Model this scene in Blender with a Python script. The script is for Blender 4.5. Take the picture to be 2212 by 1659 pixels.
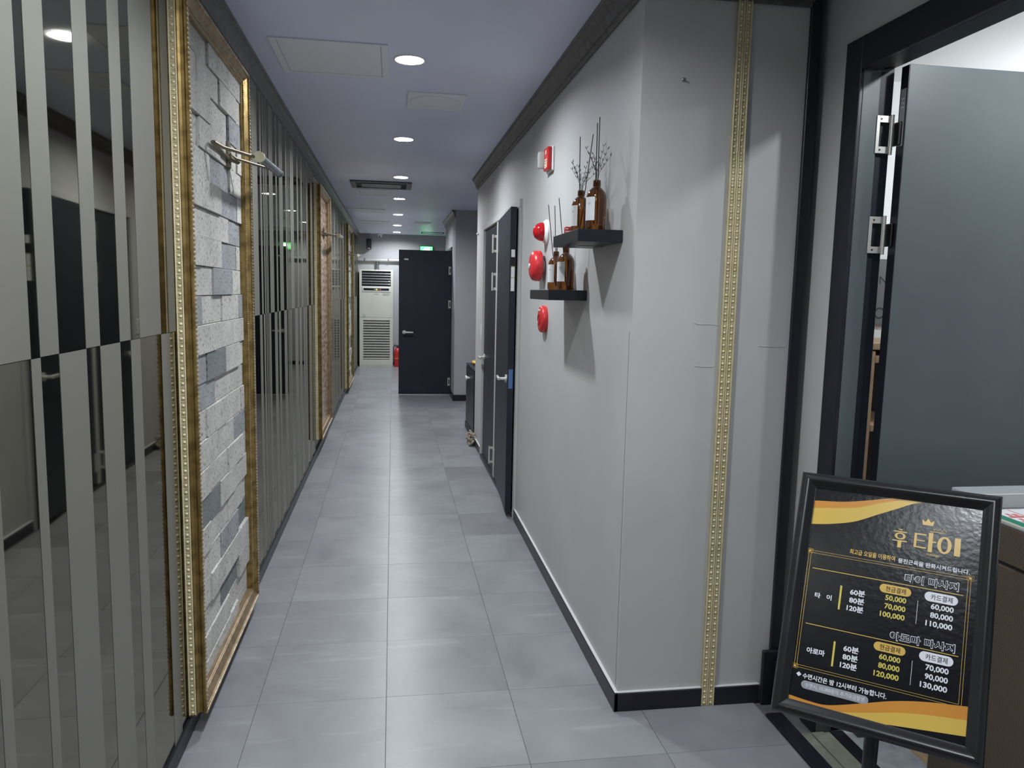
import bpy, bmesh, math, random
from mathutils import Matrix, Vector, Euler
random.seed(7)
S = bpy.context.scene
COL = S.collection
for o in list(bpy.data.objects):
    bpy.data.objects.remove(o)

# ------------------------------------------------------------------ camera, world, lights, exposure
CEIL = 2.43
XL, XR, XS, YC, YE = -0.634, 0.765, 1.38, 2.37, 14.45
cd = bpy.data.cameras.new('camera'); cam = bpy.data.objects.new('camera', cd); COL.objects.link(cam)
R = ((0.987799825839373, -0.002495457715657807, -0.15570894888378675),
     (-0.15424002012153834, 0.12225613998005656, -0.9804404379818716),
     (0.021483022706588487, 0.9924954452933102, 0.12037969433181837))
cam.matrix_world = Matrix.Translation((0, 0, 1.42)) @ Matrix(R).to_4x4()
cd.sensor_fit = 'HORIZONTAL'; cd.sensor_width = 36.0
cd.lens = 36.0 * 1640 / 2212
cd.clip_start = 0.02
S.camera = cam

w = bpy.data.worlds.new('world'); S.world = w; w.use_nodes = True
w.node_tree.nodes['Background'].inputs[0].default_value = (0.02, 0.021, 0.023, 1)
w.node_tree.nodes['Background'].inputs[1].default_value = 1.0
S.view_settings.view_transform = 'Standard'
S.view_settings.look = 'None'
S.view_settings.exposure = 0.0
S.view_settings.gamma = 1.0
S.view_settings.use_curve_mapping = False

LAMP_STRENGTH = 840.0         # corridor downlight diffusers
ROOM_LAMP_W = 15.5            # globe lamps of the reception room, and the fill added behind its door
for i, (x, y, z) in enumerate(((1.856, 1.38, 2.36), (2.91, 1.30, 2.36), (2.9, 2.7, 1.95))):  # third point is an added, unseen lamp that brightens the room's ceiling and back wall
    l = bpy.data.lights.new('room_lamp_light', 'POINT'); l.energy = ROOM_LAMP_W * (1.5, 1.15, 1.6)[i]; l.shadow_soft_size = 0.03
    l.color = (0.93, 0.97, 1.0)
    lo = bpy.data.objects.new('room_lamp_light', l); lo.location = (x, y, z); COL.objects.link(lo)

# ------------------------------------------------------------------ materials
def nodes(m):
    m.use_nodes = True
    return m.node_tree.nodes, m.node_tree.links
def mat(name, col, rough=0.5, metal=0.0, var=0.0, vscale=8.0, bump=0.0, bscale=60.0, emit=None, estr=0.0, coat=0.0, spec=0.5,
        trans=0.0, ior=1.45, detail=4.0, stretch=None):
    m = bpy.data.materials.new(name); N, L = nodes(m); b = N['Principled BSDF']
    b.inputs['Base Color'].default_value = (*col, 1); b.inputs['Roughness'].default_value = rough
    b.inputs['Metallic'].default_value = metal; b.inputs['Specular IOR Level'].default_value = spec
    b.inputs['Coat Weight'].default_value = coat; b.inputs['Transmission Weight'].default_value = trans
    b.inputs['IOR'].default_value = ior
    if emit: b.inputs['Emission Color'].default_value = (*emit, 1); b.inputs['Emission Strength'].default_value = estr
    if var or bump:
        tc = N.new('ShaderNodeTexCoord'); src = tc.outputs['Object']
        if stretch:
            mp = N.new('ShaderNodeMapping'); mp.inputs['Scale'].default_value = stretch; L.new(src, mp.inputs[0]); src = mp.outputs[0]
    if var:
        n = N.new('ShaderNodeTexNoise'); n.inputs['Scale'].default_value = vscale; n.inputs['Detail'].default_value = detail
        L.new(src, n.inputs['Vector'])
        r = N.new('ShaderNodeValToRGB'); r.color_ramp.elements[0].position = 0.3; r.color_ramp.elements[1].position = 0.7
        r.color_ramp.elements[0].color = (*[max(0, c * (1 - var)) for c in col], 1)
        r.color_ramp.elements[1].color = (*[min(1, c * (1 + var)) for c in col], 1)
        L.new(n.outputs['Fac'], r.inputs[0]); L.new(r.outputs[0], b.inputs['Base Color'])
    if bump:
        n2 = N.new('ShaderNodeTexNoise'); n2.inputs['Scale'].default_value = bscale; n2.inputs['Detail'].default_value = 5
        L.new(src, n2.inputs['Vector'])
        bp = N.new('ShaderNodeBump'); bp.inputs['Strength'].default_value = bump; bp.inputs['Distance'].default_value = 0.003
        L.new(n2.outputs['Fac'], bp.inputs['Height']); L.new(bp.outputs[0], b.inputs['Normal'])
    return m

M = {}
M['wall'] = mat('grey_wall_paint', (0.47, 0.47, 0.465), 0.55, var=0.045, vscale=2.2, bump=0.05, bscale=140)
M['wall_end'] = mat('dark_grey_wall_paint', (0.38, 0.38, 0.395), 0.6, var=0.05, vscale=2.0)
M['wall_white'] = mat('white_wall_paint', (0.60, 0.61, 0.615), 0.6, var=0.02, vscale=2)
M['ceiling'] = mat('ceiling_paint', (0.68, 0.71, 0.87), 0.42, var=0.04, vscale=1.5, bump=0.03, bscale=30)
M['hatch'] = mat('hatch_paint', (0.74, 0.76, 0.80), 0.5)
M['hatch_line'] = mat('grey_seam', (0.22, 0.22, 0.22), 0.6, var=0.05)
M['crown'] = mat('crown_antique', (0.13, 0.125, 0.12), 0.42, 0.25, var=0.25, vscale=30)
M['black'] = mat('black_film', (0.012, 0.014, 0.02), 0.38, var=0.15, vscale=5, spec=0.45)
M['door'] = mat('black_door_film', (0.019, 0.023, 0.032), 0.45, var=0.1, vscale=4, spec=0.3)
M['door_room'] = mat('charcoal_door_film', (0.092, 0.110, 0.116), 0.42, var=0.08, vscale=3, spec=0.5, bump=0.02, bscale=300)
M['caulk'] = mat('white_caulk', (0.6, 0.6, 0.6), 0.5, var=0.05)
M['chrome'] = mat('satin_nickel', (0.70, 0.685, 0.64), 0.34, 0.55, var=0.05, vscale=20)
M['hinge_dark'] = mat('dark_hinge_metal', (0.09, 0.085, 0.08), 0.3, 1.0, var=0.1, vscale=20)
M['white'] = mat('white_plastic', (0.75, 0.75, 0.73), 0.4, var=0.02)
M['ivory'] = mat('ivory_enamel', (0.66, 0.66, 0.58), 0.4, var=0.03, vscale=3)
M['dark'] = mat('dark_cavity', (0.012, 0.012, 0.013), 0.6, var=0.1)
M['louver'] = mat('grey_louver', (0.085, 0.088, 0.092), 0.4, var=0.05)
M['red'] = mat('red_plastic', (0.55, 0.03, 0.035), 0.3, var=0.08, vscale=12)
M['red_lens'] = mat('red_lens', (0.42, 0.008, 0.012), 0.12, var=0.05, coat=0.6)
M['yellow'] = mat('yellow_plastic', (0.75, 0.45, 0.05), 0.4, var=0.1)
M['orange'] = mat('orange_fabric', (0.75, 0.25, 0.06), 0.6, var=0.1)
M['pink'] = mat('pale_pink_fabric', (0.8, 0.5, 0.42), 0.6, var=0.1)
M['paper'] = mat('label_paper', (0.72, 0.73, 0.74), 0.6, var=0.02)
M['paper_cream'] = mat('cream_paper', (0.7, 0.55, 0.4), 0.6, var=0.04)
M['print_grey'] = mat('grey_print', (0.35, 0.36, 0.37), 0.6, var=0.02)
M['print_black'] = mat('black_print', (0.01, 0.01, 0.012), 0.35, var=0.05)
M['reed'] = mat('black_reed', (0.012, 0.011, 0.011), 0.6, var=0.2, vscale=60)
M['sprig_green'] = mat('dried_grey_green_sprig', (0.055, 0.075, 0.08), 0.7, var=0.2, vscale=50)
M['sprig_purple'] = mat('dried_purple_sprig', (0.07, 0.045, 0.07), 0.7, var=0.25, vscale=50)
M['rope'] = mat('jute_rope', (0.33, 0.28, 0.22), 0.85, var=0.4, vscale=60, bump=0.5, bscale=200)
M['olive'] = mat('olive_tile', (0.20, 0.20, 0.165), 0.6, var=0.1, vscale=30, bump=0.2, bscale=200)
M['pale_tile'] = mat('pale_stone_sill', (0.40, 0.43, 0.45), 0.5, var=0.2, vscale=25)
M['pipe'] = mat('painted_pipe', (0.42, 0.42, 0.42), 0.4, 0.3, var=0.05)
M['steel'] = mat('brushed_steel', (0.25, 0.26, 0.27), 0.35, 0.8, var=0.1, vscale=30)
M['brass_dull'] = mat('dull_brass', (0.22, 0.185, 0.125), 0.35, 0.85, var=0.15, vscale=40)
M['brass_cap'] = mat('pale_brass_cap', (0.62, 0.58, 0.40), 0.4, 0.3, var=0.08, vscale=40)
M['tube'] = mat('grey_lamp_tube', (0.20, 0.215, 0.235), 0.25, 0.6, var=0.1, vscale=40)
M['wood'] = mat('light_oak', (0.50, 0.36, 0.22), 0.45, var=0.25, vscale=6, stretch=(14, 1, 14))
M['wood_edge'] = mat('tan_shelf_wood', (0.42, 0.29, 0.18), 0.5, var=0.15, vscale=20)
M['wood_dark'] = mat('dark_shelf_wood', (0.03, 0.02, 0.014), 0.55, var=0.2, vscale=20)
M['board'] = mat('grey_notice_board', (0.085, 0.088, 0.09), 0.5, var=0.05)
M['counter_top'] = mat('grey_counter_ledge', (0.40, 0.42, 0.43), 0.35, var=0.05)
M['print_green'] = mat('green_print', (0.012, 0.20, 0.12), 0.3, var=0.05)
M['print_red'] = mat('red_print', (0.62, 0.12, 0.13), 0.4, var=0.05)
M['print_cream'] = mat('cream_edge', (0.72, 0.68, 0.55), 0.4, var=0.02)
M['reflector'] = mat('white_reflector', (0.85, 0.85, 0.85), 0.35, var=0.01)
M['led'] = mat('led_diffuser', (0.9, 0.9, 0.9), 0.4, emit=(0.90, 0.95, 1.0), estr=LAMP_STRENGTH)
M['led_soft'] = mat('soft_led_diffuser', (0.9, 0.9, 0.9), 0.4, emit=(0.90, 0.97, 1.0), estr=42.0)
M['globe'] = mat('globe_glass', (0.9, 0.9, 0.9), 0.3, emit=(0.93, 0.97, 1.0), estr=6.0)
M['exit_green'] = mat('exit_sign_green', (0.0, 0.3, 0.15), 0.4, emit=(0.06, 0.80, 0.13), estr=5.5)
M['exit_white'] = mat('exit_sign_white', (0.8, 0.9, 0.85), 0.4, emit=(0.75, 1.0, 0.9), estr=9.0)
M['led_yellow'] = mat('yellow_led', (0.6, 0.6, 0.05), 0.4, emit=(0.8, 0.9, 0.05), estr=1.0)
M['led_red'] = mat('red_led', (0.6, 0.02, 0.05), 0.4, emit=(0.9, 0.05, 0.1), estr=0.8)
M['blue_plate'] = mat('blue_latch_film', (0.08, 0.16, 0.36), 0.35, var=0.05)
M['sticker_green'] = mat('green_sticker_stripe', (0.45, 0.5, 0.08), 0.5)
M['clear'] = mat('clear_lens', (0.8, 0.85, 0.82), 0.12, trans=0.6, ior=1.4)

def gold(name, hi, lo, metal, rough):
    m = mat(name, hi, rough, metal); N, L = nodes(m); b = N['Principled BSDF']
    tc = N.new('ShaderNodeTexCoord'); n = N.new('ShaderNodeTexNoise'); n.inputs['Scale'].default_value = 26; n.inputs['Detail'].default_value = 6
    L.new(tc.outputs['Object'], n.inputs['Vector'])
    r = N.new('ShaderNodeValToRGB'); r.color_ramp.elements[0].position = 0.36; r.color_ramp.elements[1].position = 0.60
    r.color_ramp.elements[0].color = (*lo, 1); r.color_ramp.elements[1].color = (*hi, 1)
    L.new(n.outputs['Fac'], r.inputs[0]); L.new(r.outputs[0], b.inputs['Base Color'])
    bp = N.new('ShaderNodeBump'); bp.inputs['Strength'].default_value = 0.15; bp.inputs['Distance'].default_value = 0.002
    L.new(n.outputs['Fac'], bp.inputs['Height']); L.new(bp.outputs[0], b.inputs['Normal'])
    return m
M['gold'] = gold('antique_gold', (0.34, 0.235, 0.085), (0.19, 0.125, 0.042), 0.7, 0.38)
M['bronze'] = gold('antique_bronze', (0.36, 0.26, 0.16), (0.25, 0.175, 0.10), 0.6, 0.4)
M['egg'] = gold('pale_gold_ornament', (0.80, 0.72, 0.50), (0.70, 0.62, 0.40), 0.08, 0.42)
M['egg_ground'] = gold('ornament_ground', (0.46, 0.39, 0.225), (0.39, 0.325, 0.185), 0.12, 0.5)
M['bead'] = gold('silver_gold_bead', (0.62, 0.52, 0.38), (0.40, 0.31, 0.20), 0.55, 0.32)
M['trim_gold'] = gold('pale_gold_trim', (0.64, 0.56, 0.35), (0.55, 0.475, 0.28), 0.12, 0.42)

def brick_mat(name, base, pit):
    m = mat(name, base, 0.9); N, L = nodes(m); b = N['Principled BSDF']; b.inputs['Specular IOR Level'].default_value = 0.2
    tc = N.new('ShaderNodeTexCoord'); oi = N.new('ShaderNodeObjectInfo')
    add = N.new('ShaderNodeVectorMath'); add.operation = 'MULTIPLY_ADD'
    cmb = N.new('ShaderNodeCombineXYZ')
    for k in range(3): L.new(oi.outputs['Random'], cmb.inputs[k])
    L.new(cmb.outputs[0], add.inputs[0]); add.inputs[1].default_value = (17, 31, 11); L.new(tc.outputs['Object'], add.inputs[2])
    mp = N.new('ShaderNodeMapping'); mp.inputs['Scale'].default_value = (1.0, 0.5, 1.0); L.new(add.outputs[0], mp.inputs[0])
    n = N.new('ShaderNodeTexNoise'); n.inputs['Scale'].default_value = 165; n.inputs['Detail'].default_value = 2.0; n.inputs['Roughness'].default_value = 0.6
    L.new(mp.outputs[0], n.inputs['Vector'])
    r = N.new('ShaderNodeValToRGB'); r.color_ramp.elements[0].position = 0.35; r.color_ramp.elements[1].position = 0.41
    r.color_ramp.elements[0].color = (*pit, 1); r.color_ramp.elements[1].color = (1, 1, 1, 1)
    L.new(n.outputs['Fac'], r.inputs[0])
    n2 = N.new('ShaderNodeTexNoise'); n2.inputs['Scale'].default_value = 9; n2.inputs['Detail'].default_value = 4; L.new(add.outputs[0], n2.inputs['Vector'])
    r2 = N.new('ShaderNodeValToRGB'); r2.color_ramp.elements[0].position = 0.3; r2.color_ramp.elements[1].position = 0.7
    r2.color_ramp.elements[0].color = (*[c * 0.86 for c in base], 1); r2.color_ramp.elements[1].color = (*[c * 1.1 for c in base], 1)
    L.new(n2.outputs['Fac'], r2.inputs[0])
    mx = N.new('ShaderNodeMix'); mx.data_type = 'RGBA'; mx.blend_type = 'MULTIPLY'; mx.inputs[0].default_value = 1.0
    L.new(r2.outputs[0], mx.inputs[6]); L.new(r.outputs[0], mx.inputs[7]); L.new(mx.outputs[2], b.inputs['Base Color'])
    bp = N.new('ShaderNodeBump'); bp.inputs['Strength'].default_value = 0.6; bp.inputs['Distance'].default_value = 0.003
    L.new(r.outputs[0], bp.inputs['Height']); L.new(bp.outputs[0], b.inputs['Normal'])
    return m
M['brick'] = brick_mat('pale_pitted_stone', (0.52, 0.51, 0.475), (0.34, 0.33, 0.32))
M['brick_grey'] = brick_mat('blue_grey_pitted_stone', (0.32, 0.326, 0.335), (0.3, 0.3, 0.3))
M['brick_dark'] = brick_mat('dark_grey_pitted_stone', (0.20, 0.215, 0.218), (0.4, 0.4, 0.4))

def floor_mat():
    m = mat('grey_vinyl_tile', (0.2, 0.2, 0.2), 0.34); N, L = nodes(m); b = N['Principled BSDF']
    tc = N.new('ShaderNodeTexCoord'); oi = N.new('ShaderNodeObjectInfo')
    ma = N.new('ShaderNodeVectorMath'); ma.operation = 'MULTIPLY_ADD'; cmb = N.new('ShaderNodeCombineXYZ')
    for k in range(3): L.new(oi.outputs['Random'], cmb.inputs[k])
    L.new(cmb.outputs[0], ma.inputs[0]); ma.inputs[1].default_value = (23, 37, 5); L.new(tc.outputs['Object'], ma.inputs[2])
    n = N.new('ShaderNodeTexNoise'); n.inputs['Scale'].default_value = 3.2; n.inputs['Detail'].default_value = 7; n.inputs['Roughness'].default_value = 0.55
    n.inputs['Distortion'].default_value = 0.7; L.new(ma.outputs[0], n.inputs['Vector'])
    r = N.new('ShaderNodeValToRGB'); e = r.color_ramp.elements
    e[0].position = 0.28; e[0].color = (0.190, 0.194, 0.208, 1); e[1].position = 0.74; e[1].color = (0.275, 0.28, 0.295, 1)
    L.new(n.outputs['Fac'], r.inputs[0])
    # pale drag marks printed in the tile
    mp = N.new('ShaderNodeMapping'); mp.inputs['Scale'].default_value = (1.2, 9.0, 1.0); mp.inputs['Rotation'].default_value = (0, 0, 0.35)
    L.new(ma.outputs[0], mp.inputs[0])
    n2 = N.new('ShaderNodeTexNoise'); n2.inputs['Scale'].default_value = 2.2; n2.inputs['Detail'].default_value = 3; L.new(mp.outputs[0], n2.inputs['Vector'])
    r2 = N.new('ShaderNodeValToRGB'); r2.color_ramp.elements[0].position = 0.60; r2.color_ramp.elements[1].position = 0.78
    r2.color_ramp.elements[0].color = (0, 0, 0, 1); r2.color_ramp.elements[1].color = (0.5, 0.5, 0.5, 1)
    L.new(n2.outputs['Fac'], r2.inputs[0])
    mx = N.new('ShaderNodeMix'); mx.data_type = 'RGBA'; L.new(r2.outputs[0], mx.inputs[0]); L.new(r.outputs[0], mx.inputs[6])
    mx.inputs[7].default_value = (0.36, 0.365, 0.38, 1); 
    hs = N.new('ShaderNodeMix'); hs.data_type = 'RGBA'; hs.blend_type = 'MULTIPLY'; hs.inputs[0].default_value = 1
    rr = N.new('ShaderNodeMapRange'); rr.inputs[3].default_value = 0.92; rr.inputs[4].default_value = 1.06
    L.new(oi.outputs['Random'], rr.inputs[0]); L.new(mx.outputs[2], hs.inputs[6]); L.new(rr.outputs[0], hs.inputs[7])
    L.new(hs.outputs[2], b.inputs['Base Color'])
    rg = N.new('ShaderNodeMapRange'); rg.inputs[3].default_value = 0.27; rg.inputs[4].default_value = 0.35
    L.new(n.outputs['Fac'], rg.inputs[0]); L.new(rg.outputs[0], b.inputs['Roughness'])
    bp = N.new('ShaderNodeBump'); bp.inputs['Strength'].default_value = 0.10; bp.inputs['Distance'].default_value = 0.002
    L.new(n2.outputs['Fac'], bp.inputs['Height']); L.new(bp.outputs[0], b.inputs['Normal'])
    return m
M['tile'] = floor_mat()
M['floor_base'] = mat('floor_screed', (0.12, 0.12, 0.125), 0.6, var=0.1, vscale=4)
M['mirror'] = bpy.data.materials.new('smoked_mirror'); _N, _L = nodes(M['mirror']); _g = _N.new('ShaderNodeBsdfGlossy')
_g.inputs['Roughness'].default_value = 0.03; _n = _N.new('ShaderNodeTexNoise'); _n.inputs['Scale'].default_value = 3.0
_r = _N.new('ShaderNodeValToRGB'); _r.color_ramp.elements[0].color = (0.315, 0.30, 0.255, 1); _r.color_ramp.elements[1].color = (0.335, 0.32, 0.275, 1)
_L.new(_n.outputs['Fac'], _r.inputs[0]); _L.new(_r.outputs[0], _g.inputs['Color']); _L.new(_g.outputs[0], _N['Material Output'].inputs['Surface'])

def frost_mat():
    m = bpy.data.materials.new('frosted_glass_band'); N, L = nodes(m); out = N['Material Output']; b = N['Principled BSDF']
    b.inputs['Base Color'].default_value = (0.13, 0.126, 0.108, 1); b.inputs['Roughness'].default_value = 0.5
    n = N.new('ShaderNodeTexNoise'); n.inputs['Scale'].default_value = 400
    tc = N.new('ShaderNodeTexCoord'); L.new(tc.outputs['Object'], n.inputs['Vector'])
    bp = N.new('ShaderNodeBump'); bp.inputs['Strength'].default_value = 0.05; bp.inputs['Distance'].default_value = 0.001
    L.new(n.outputs['Fac'], bp.inputs['Height'])
    g = N.new('ShaderNodeBsdfGlossy'); g.inputs['Color'].default_value = (0.36, 0.35, 0.305, 1); g.inputs['Roughness'].default_value = 0.68
    L.new(bp.outputs[0], g.inputs['Normal']); L.new(bp.outputs[0], b.inputs['Normal'])
    mx = N.new('ShaderNodeMixShader'); mx.inputs[0].default_value = 0.5
    L.new(b.outputs[0], mx.inputs[1]); L.new(g.outputs[0], mx.inputs[2]); L.new(mx.outputs[0], out.inputs['Surface'])
    return m
M['frost'] = frost_mat()

def amber_mat():
    m = mat('amber_glass', (0.24, 0.085, 0.014), 0.035, trans=0.9, ior=1.4, coat=0.6); return m
M['amber'] = amber_mat()

def weave_mat():
    m = mat('brown_woven_cover', (0.11, 0.085, 0.06), 0.85); N, L = nodes(m); b = N['Principled BSDF']
    tc = N.new('ShaderNodeTexCoord')
    w1 = N.new('ShaderNodeTexWave'); w1.inputs['Scale'].default_value = 70; w1.bands_direction = 'Y'; w1.inputs['Distortion'].default_value = 1.0
    w2 = N.new('ShaderNodeTexWave'); w2.inputs['Scale'].default_value = 70; w2.bands_direction = 'Z'; w2.inputs['Distortion'].default_value = 1.0
    L.new(tc.outputs['Object'], w1.inputs[0]); L.new(tc.outputs['Object'], w2.inputs[0])
    mu = N.new('ShaderNodeMath'); mu.operation = 'MULTIPLY'; L.new(w1.outputs['Fac'], mu.inputs[0]); L.new(w2.outputs['Fac'], mu.inputs[1])
    r = N.new('ShaderNodeValToRGB'); r.color_ramp.elements[0].color = (0.07, 0.052, 0.036, 1); r.color_ramp.elements[1].color = (0.165, 0.13, 0.095, 1)
    L.new(mu.outputs[0], r.inputs[0]); L.new(r.outputs[0], b.inputs['Base Color'])
    bp = N.new('ShaderNodeBump'); bp.inputs['Strength'].default_value = 0.5; bp.inputs['Distance'].default_value = 0.002
    L.new(mu.outputs[0], bp.inputs['Height']); L.new(bp.outputs[0], b.inputs['Normal'])
    return m
M['weave'] = weave_mat()

def damask_mat():
    m = mat('brown_swirl_panel', (0.4, 0.3, 0.22), 0.3, coat=0.3); N, L = nodes(m); b = N['Principled BSDF']
    tc = N.new('ShaderNodeTexCoord'); wv = N.new('ShaderNodeTexWave'); wv.wave_type = 'RINGS'
    wv.inputs['Scale'].default_value = 5.0; wv.inputs['Distortion'].default_value = 9.0; wv.inputs['Detail'].default_value = 2.0; wv.inputs['Detail Scale'].default_value = 2.2
    L.new(tc.outputs['Object'], wv.inputs[0])
    r = N.new('ShaderNodeValToRGB'); r.color_ramp.elements[0].position = 0.35; r.color_ramp.elements[1].position = 0.6
    r.color_ramp.elements[0].color = (0.22, 0.13, 0.085, 1); r.color_ramp.elements[1].color = (0.50, 0.38, 0.30, 1)
    L.new(wv.outputs['Fac'], r.inputs[0]); L.new(r.outputs[0], b.inputs['Base Color'])
    bp = N.new('ShaderNodeBump'); bp.inputs['Strength'].default_value = 0.5; bp.inputs['Distance'].default_value = 0.006
    L.new(wv.outputs['Fac'], bp.inputs['Height']); L.new(bp.outputs[0], b.inputs['Normal'])
    return m
M['damask'] = damask_mat()

# the printed sheet of the price stand
M['poster_black'] = mat('glossy_black_sheet', (0.006, 0.007, 0.010), 0.20, bump=0.12, bscale=90, var=0.05, spec=0.42)
M['poster_gold'] = mat('poster_gold_ink', (0.66, 0.43, 0.10), 0.25, var=0.04)
M['poster_orange'] = mat('poster_orange_ink', (0.60, 0.26, 0.045), 0.25, var=0.05, vscale=6)
M['poster_yellow'] = mat('poster_yellow_ink', (0.66, 0.45, 0.09), 0.25, var=0.06, vscale=6)
M['poster_white'] = mat('poster_white_ink', (0.74, 0.75, 0.80), 0.3, var=0.02)
M['poster_price'] = mat('poster_price_ink', (0.62, 0.52, 0.10), 0.3, var=0.02)
M['poster_grey'] = mat('poster_grey_ink', (0.30, 0.31, 0.34), 0.3, var=0.02)
M['frame_black'] = mat('black_snap_frame', (0.014, 0.015, 0.017), 0.28, var=0.1, spec=0.5)

# ------------------------------------------------------------------ builders
class B:
    def __init__(s): s.v = []; s.f = []
    def add(s, vs, fs):
        k = len(s.v); s.v += [tuple(p) for p in vs]; s.f += [tuple(i + k for i in f) for f in fs]; return s
    def box(s, x0, x1, y0, y1, z0, z1, bev=0.0, seg=1):
        if bev <= 0:
            v = [(x, y, z) for z in (z0, z1) for y in (y0, y1) for x in (x0, x1)]
            return s.add(v, [(0, 2, 3, 1), (4, 5, 7, 6), (0, 1, 5, 4), (2, 6, 7, 3), (0, 4, 6, 2), (1, 3, 7, 5)])
        bm = bmesh.new(); bmesh.ops.create_cube(bm, size=1)
        for q in bm.verts: q.co = ((x0 + x1) / 2 + q.co.x * (x1 - x0), (y0 + y1) / 2 + q.co.y * (y1 - y0), (z0 + z1) / 2 + q.co.z * (z1 - z0))
        bmesh.ops.bevel(bm, geom=bm.edges[:], offset=bev, segments=seg, affect='EDGES', profile=0.5)
        s.bm(bm); bm.free(); return s
    def bm(s, bm):
        bm.verts.index_update(); return s.add([q.co[:] for q in bm.verts], [[q.index for q in f.verts] for f in bm.faces])
    def cyl(s, p0, p1, r0, r1=None, n=16, caps=True):
        r1 = r0 if r1 is None else r1; p0 = Vector(p0); p1 = Vector(p1); d = (p1 - p0).normalized()
        a = d.orthogonal().normalized(); b = d.cross(a); v = []
        for p, r in ((p0, r0), (p1, r1)):
            for i in range(n): t = 2 * math.pi * i / n; v.append(p + a * (r * math.cos(t)) + b * (r * math.sin(t)))
        f = [(i, (i + 1) % n, n + (i + 1) % n, n + i) for i in range(n)]
        if caps: f += [tuple(range(n - 1, -1, -1)), tuple(range(n, 2 * n))]
        return s.add(v, f)
    def tube(s, pts, r, n=8, closed=False):
        pts = [Vector(p) for p in pts]; v = []; m = len(pts); rr = r if isinstance(r, (list, tuple)) else [r] * m
        ref = None
        for i, p in enumerate(pts):
            if closed: d = pts[(i + 1) % m] - pts[i - 1]
            else: d = pts[min(i + 1, m - 1)] - pts[max(i - 1, 0)]
            d.normalize()
            if ref is None: ref = d.orthogonal().normalized()
            a = (ref - d * ref.dot(d)); a = a.normalized() if a.length > 1e-6 else d.orthogonal().normalized(); ref = a; b = d.cross(a)
            for k in range(n): t = 2 * math.pi * k / n; v.append(p + a * (rr[i] * math.cos(t)) + b * (rr[i] * math.sin(t)))
        f = []
        for i in range(m if closed else m - 1):
            j = (i + 1) % m
            f += [(i * n + k, i * n + (k + 1) % n, j * n + (k + 1) % n, j * n + k) for k in range(n)]
        if not closed: f += [tuple(range(n - 1, -1, -1)), tuple(range((m - 1) * n, m * n))]
        return s.add(v, f)
    def lathe(s, prof, n=24, c=(0, 0, 0), ax='z', a0=0.0, a1=None, caps=False):
        # prof: (r, h) along the axis
        full = a1 is None; a1 = 2 * math.pi if full else a1; m = n if full else n + 1; v = []
        for r, h in prof:
            for i in range(m):
                t = a0 + (a1 - a0) * i / n; p = (r * math.cos(t), r * math.sin(t), h)
                if ax == 'x': p = (p[2], p[0], p[1])
                if ax == 'y': p = (p[1], p[2], p[0])
                v.append((p[0] + c[0], p[1] + c[1], p[2] + c[2]))
        f = []
        for j in range(len(prof) - 1):
            for i in range(n):
                k = (i + 1) % m if full else i + 1
                f.append((j * m + i, j * m + k, (j + 1) * m + k, (j + 1) * m + i))
        if full and caps:
            if prof[0][0] > 1e-6: f.append(tuple(range(n - 1, -1, -1)))
            if prof[-1][0] > 1e-6: f.append(tuple((len(prof) - 1) * m + i for i in range(n)))
        return s.add(v, f)
    def poly(s, pts, z0, z1):
        n = len(pts); v = [(x, y, z0) for x, y in pts] + [(x, y, z1) for x, y in pts]
        f = [(i, (i + 1) % n, n + (i + 1) % n, n + i) for i in range(n)] + [tuple(range(n - 1, -1, -1)), tuple(range(n, 2 * n))]
        return s.add(v, f)
    def ring(s, pa, pb, z0, z1):
        n = len(pa); v = [(x, y, z) for z in (z0, z1) for p in (pa, pb) for x, y in p]; f = []
        for i in range(n):
            j = (i + 1) % n
            f += [(2 * n + i, 2 * n + j, 3 * n + j, 3 * n + i), (i, n + i, n + j, j), (i, j, 2 * n + j, 2 * n + i), (n + j, n + i, 3 * n + i, 3 * n + j)]
        return s.add(v, f)
    def ell(s, c, r, nu=8, nv=5, rot=None):
        v = [(0, 0, -1)]; 
        for j in range(1, nv):
            t = math.pi * j / nv - math.pi / 2
            for i in range(nu): p = 2 * math.pi * i / nu; v.append((math.cos(t) * math.cos(p), math.cos(t) * math.sin(p), math.sin(t)))
        v.append((0, 0, 1)); f = [(0, 1 + (i + 1) % nu, 1 + i) for i in range(nu)]
        for j in range(nv - 2):
            for i in range(nu): a = 1 + j * nu; k = (i + 1) % nu; f.append((a + i, a + k, a + nu + k, a + nu + i))
        a = 1 + (nv - 2) * nu; f += [(a + i, a + (i + 1) % nu, len(v) - 1) for i in range(nu)]
        o = []
        for p in v:
            q = Vector((p[0] * r[0], p[1] * r[1], p[2] * r[2]))
            if rot is not None: q = rot @ q
            o.append((q.x + c[0], q.y + c[1], q.z + c[2]))
        return s.add(o, f)
    def mesh(s, name, m, smooth=None):
        me = bpy.data.meshes.new(name); me.from_pydata(s.v, [], s.f); me.update()
        bm = bmesh.new(); bm.from_mesh(me); bmesh.ops.recalc_face_normals(bm, faces=bm.faces[:]); bm.to_mesh(me); bm.free()
        for mm in (m if isinstance(m, (list, tuple)) else [m]): me.materials.append(mm)
        if smooth:
            me.polygons.foreach_set('use_smooth', [True] * len(me.polygons)); me.set_sharp_from_angle(angle=math.radians(smooth))
        return me
    def build(s, name, m, parent=None, smooth=None, **kw):
        return put(name, s.mesh(name, m, smooth), parent, **kw)

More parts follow.
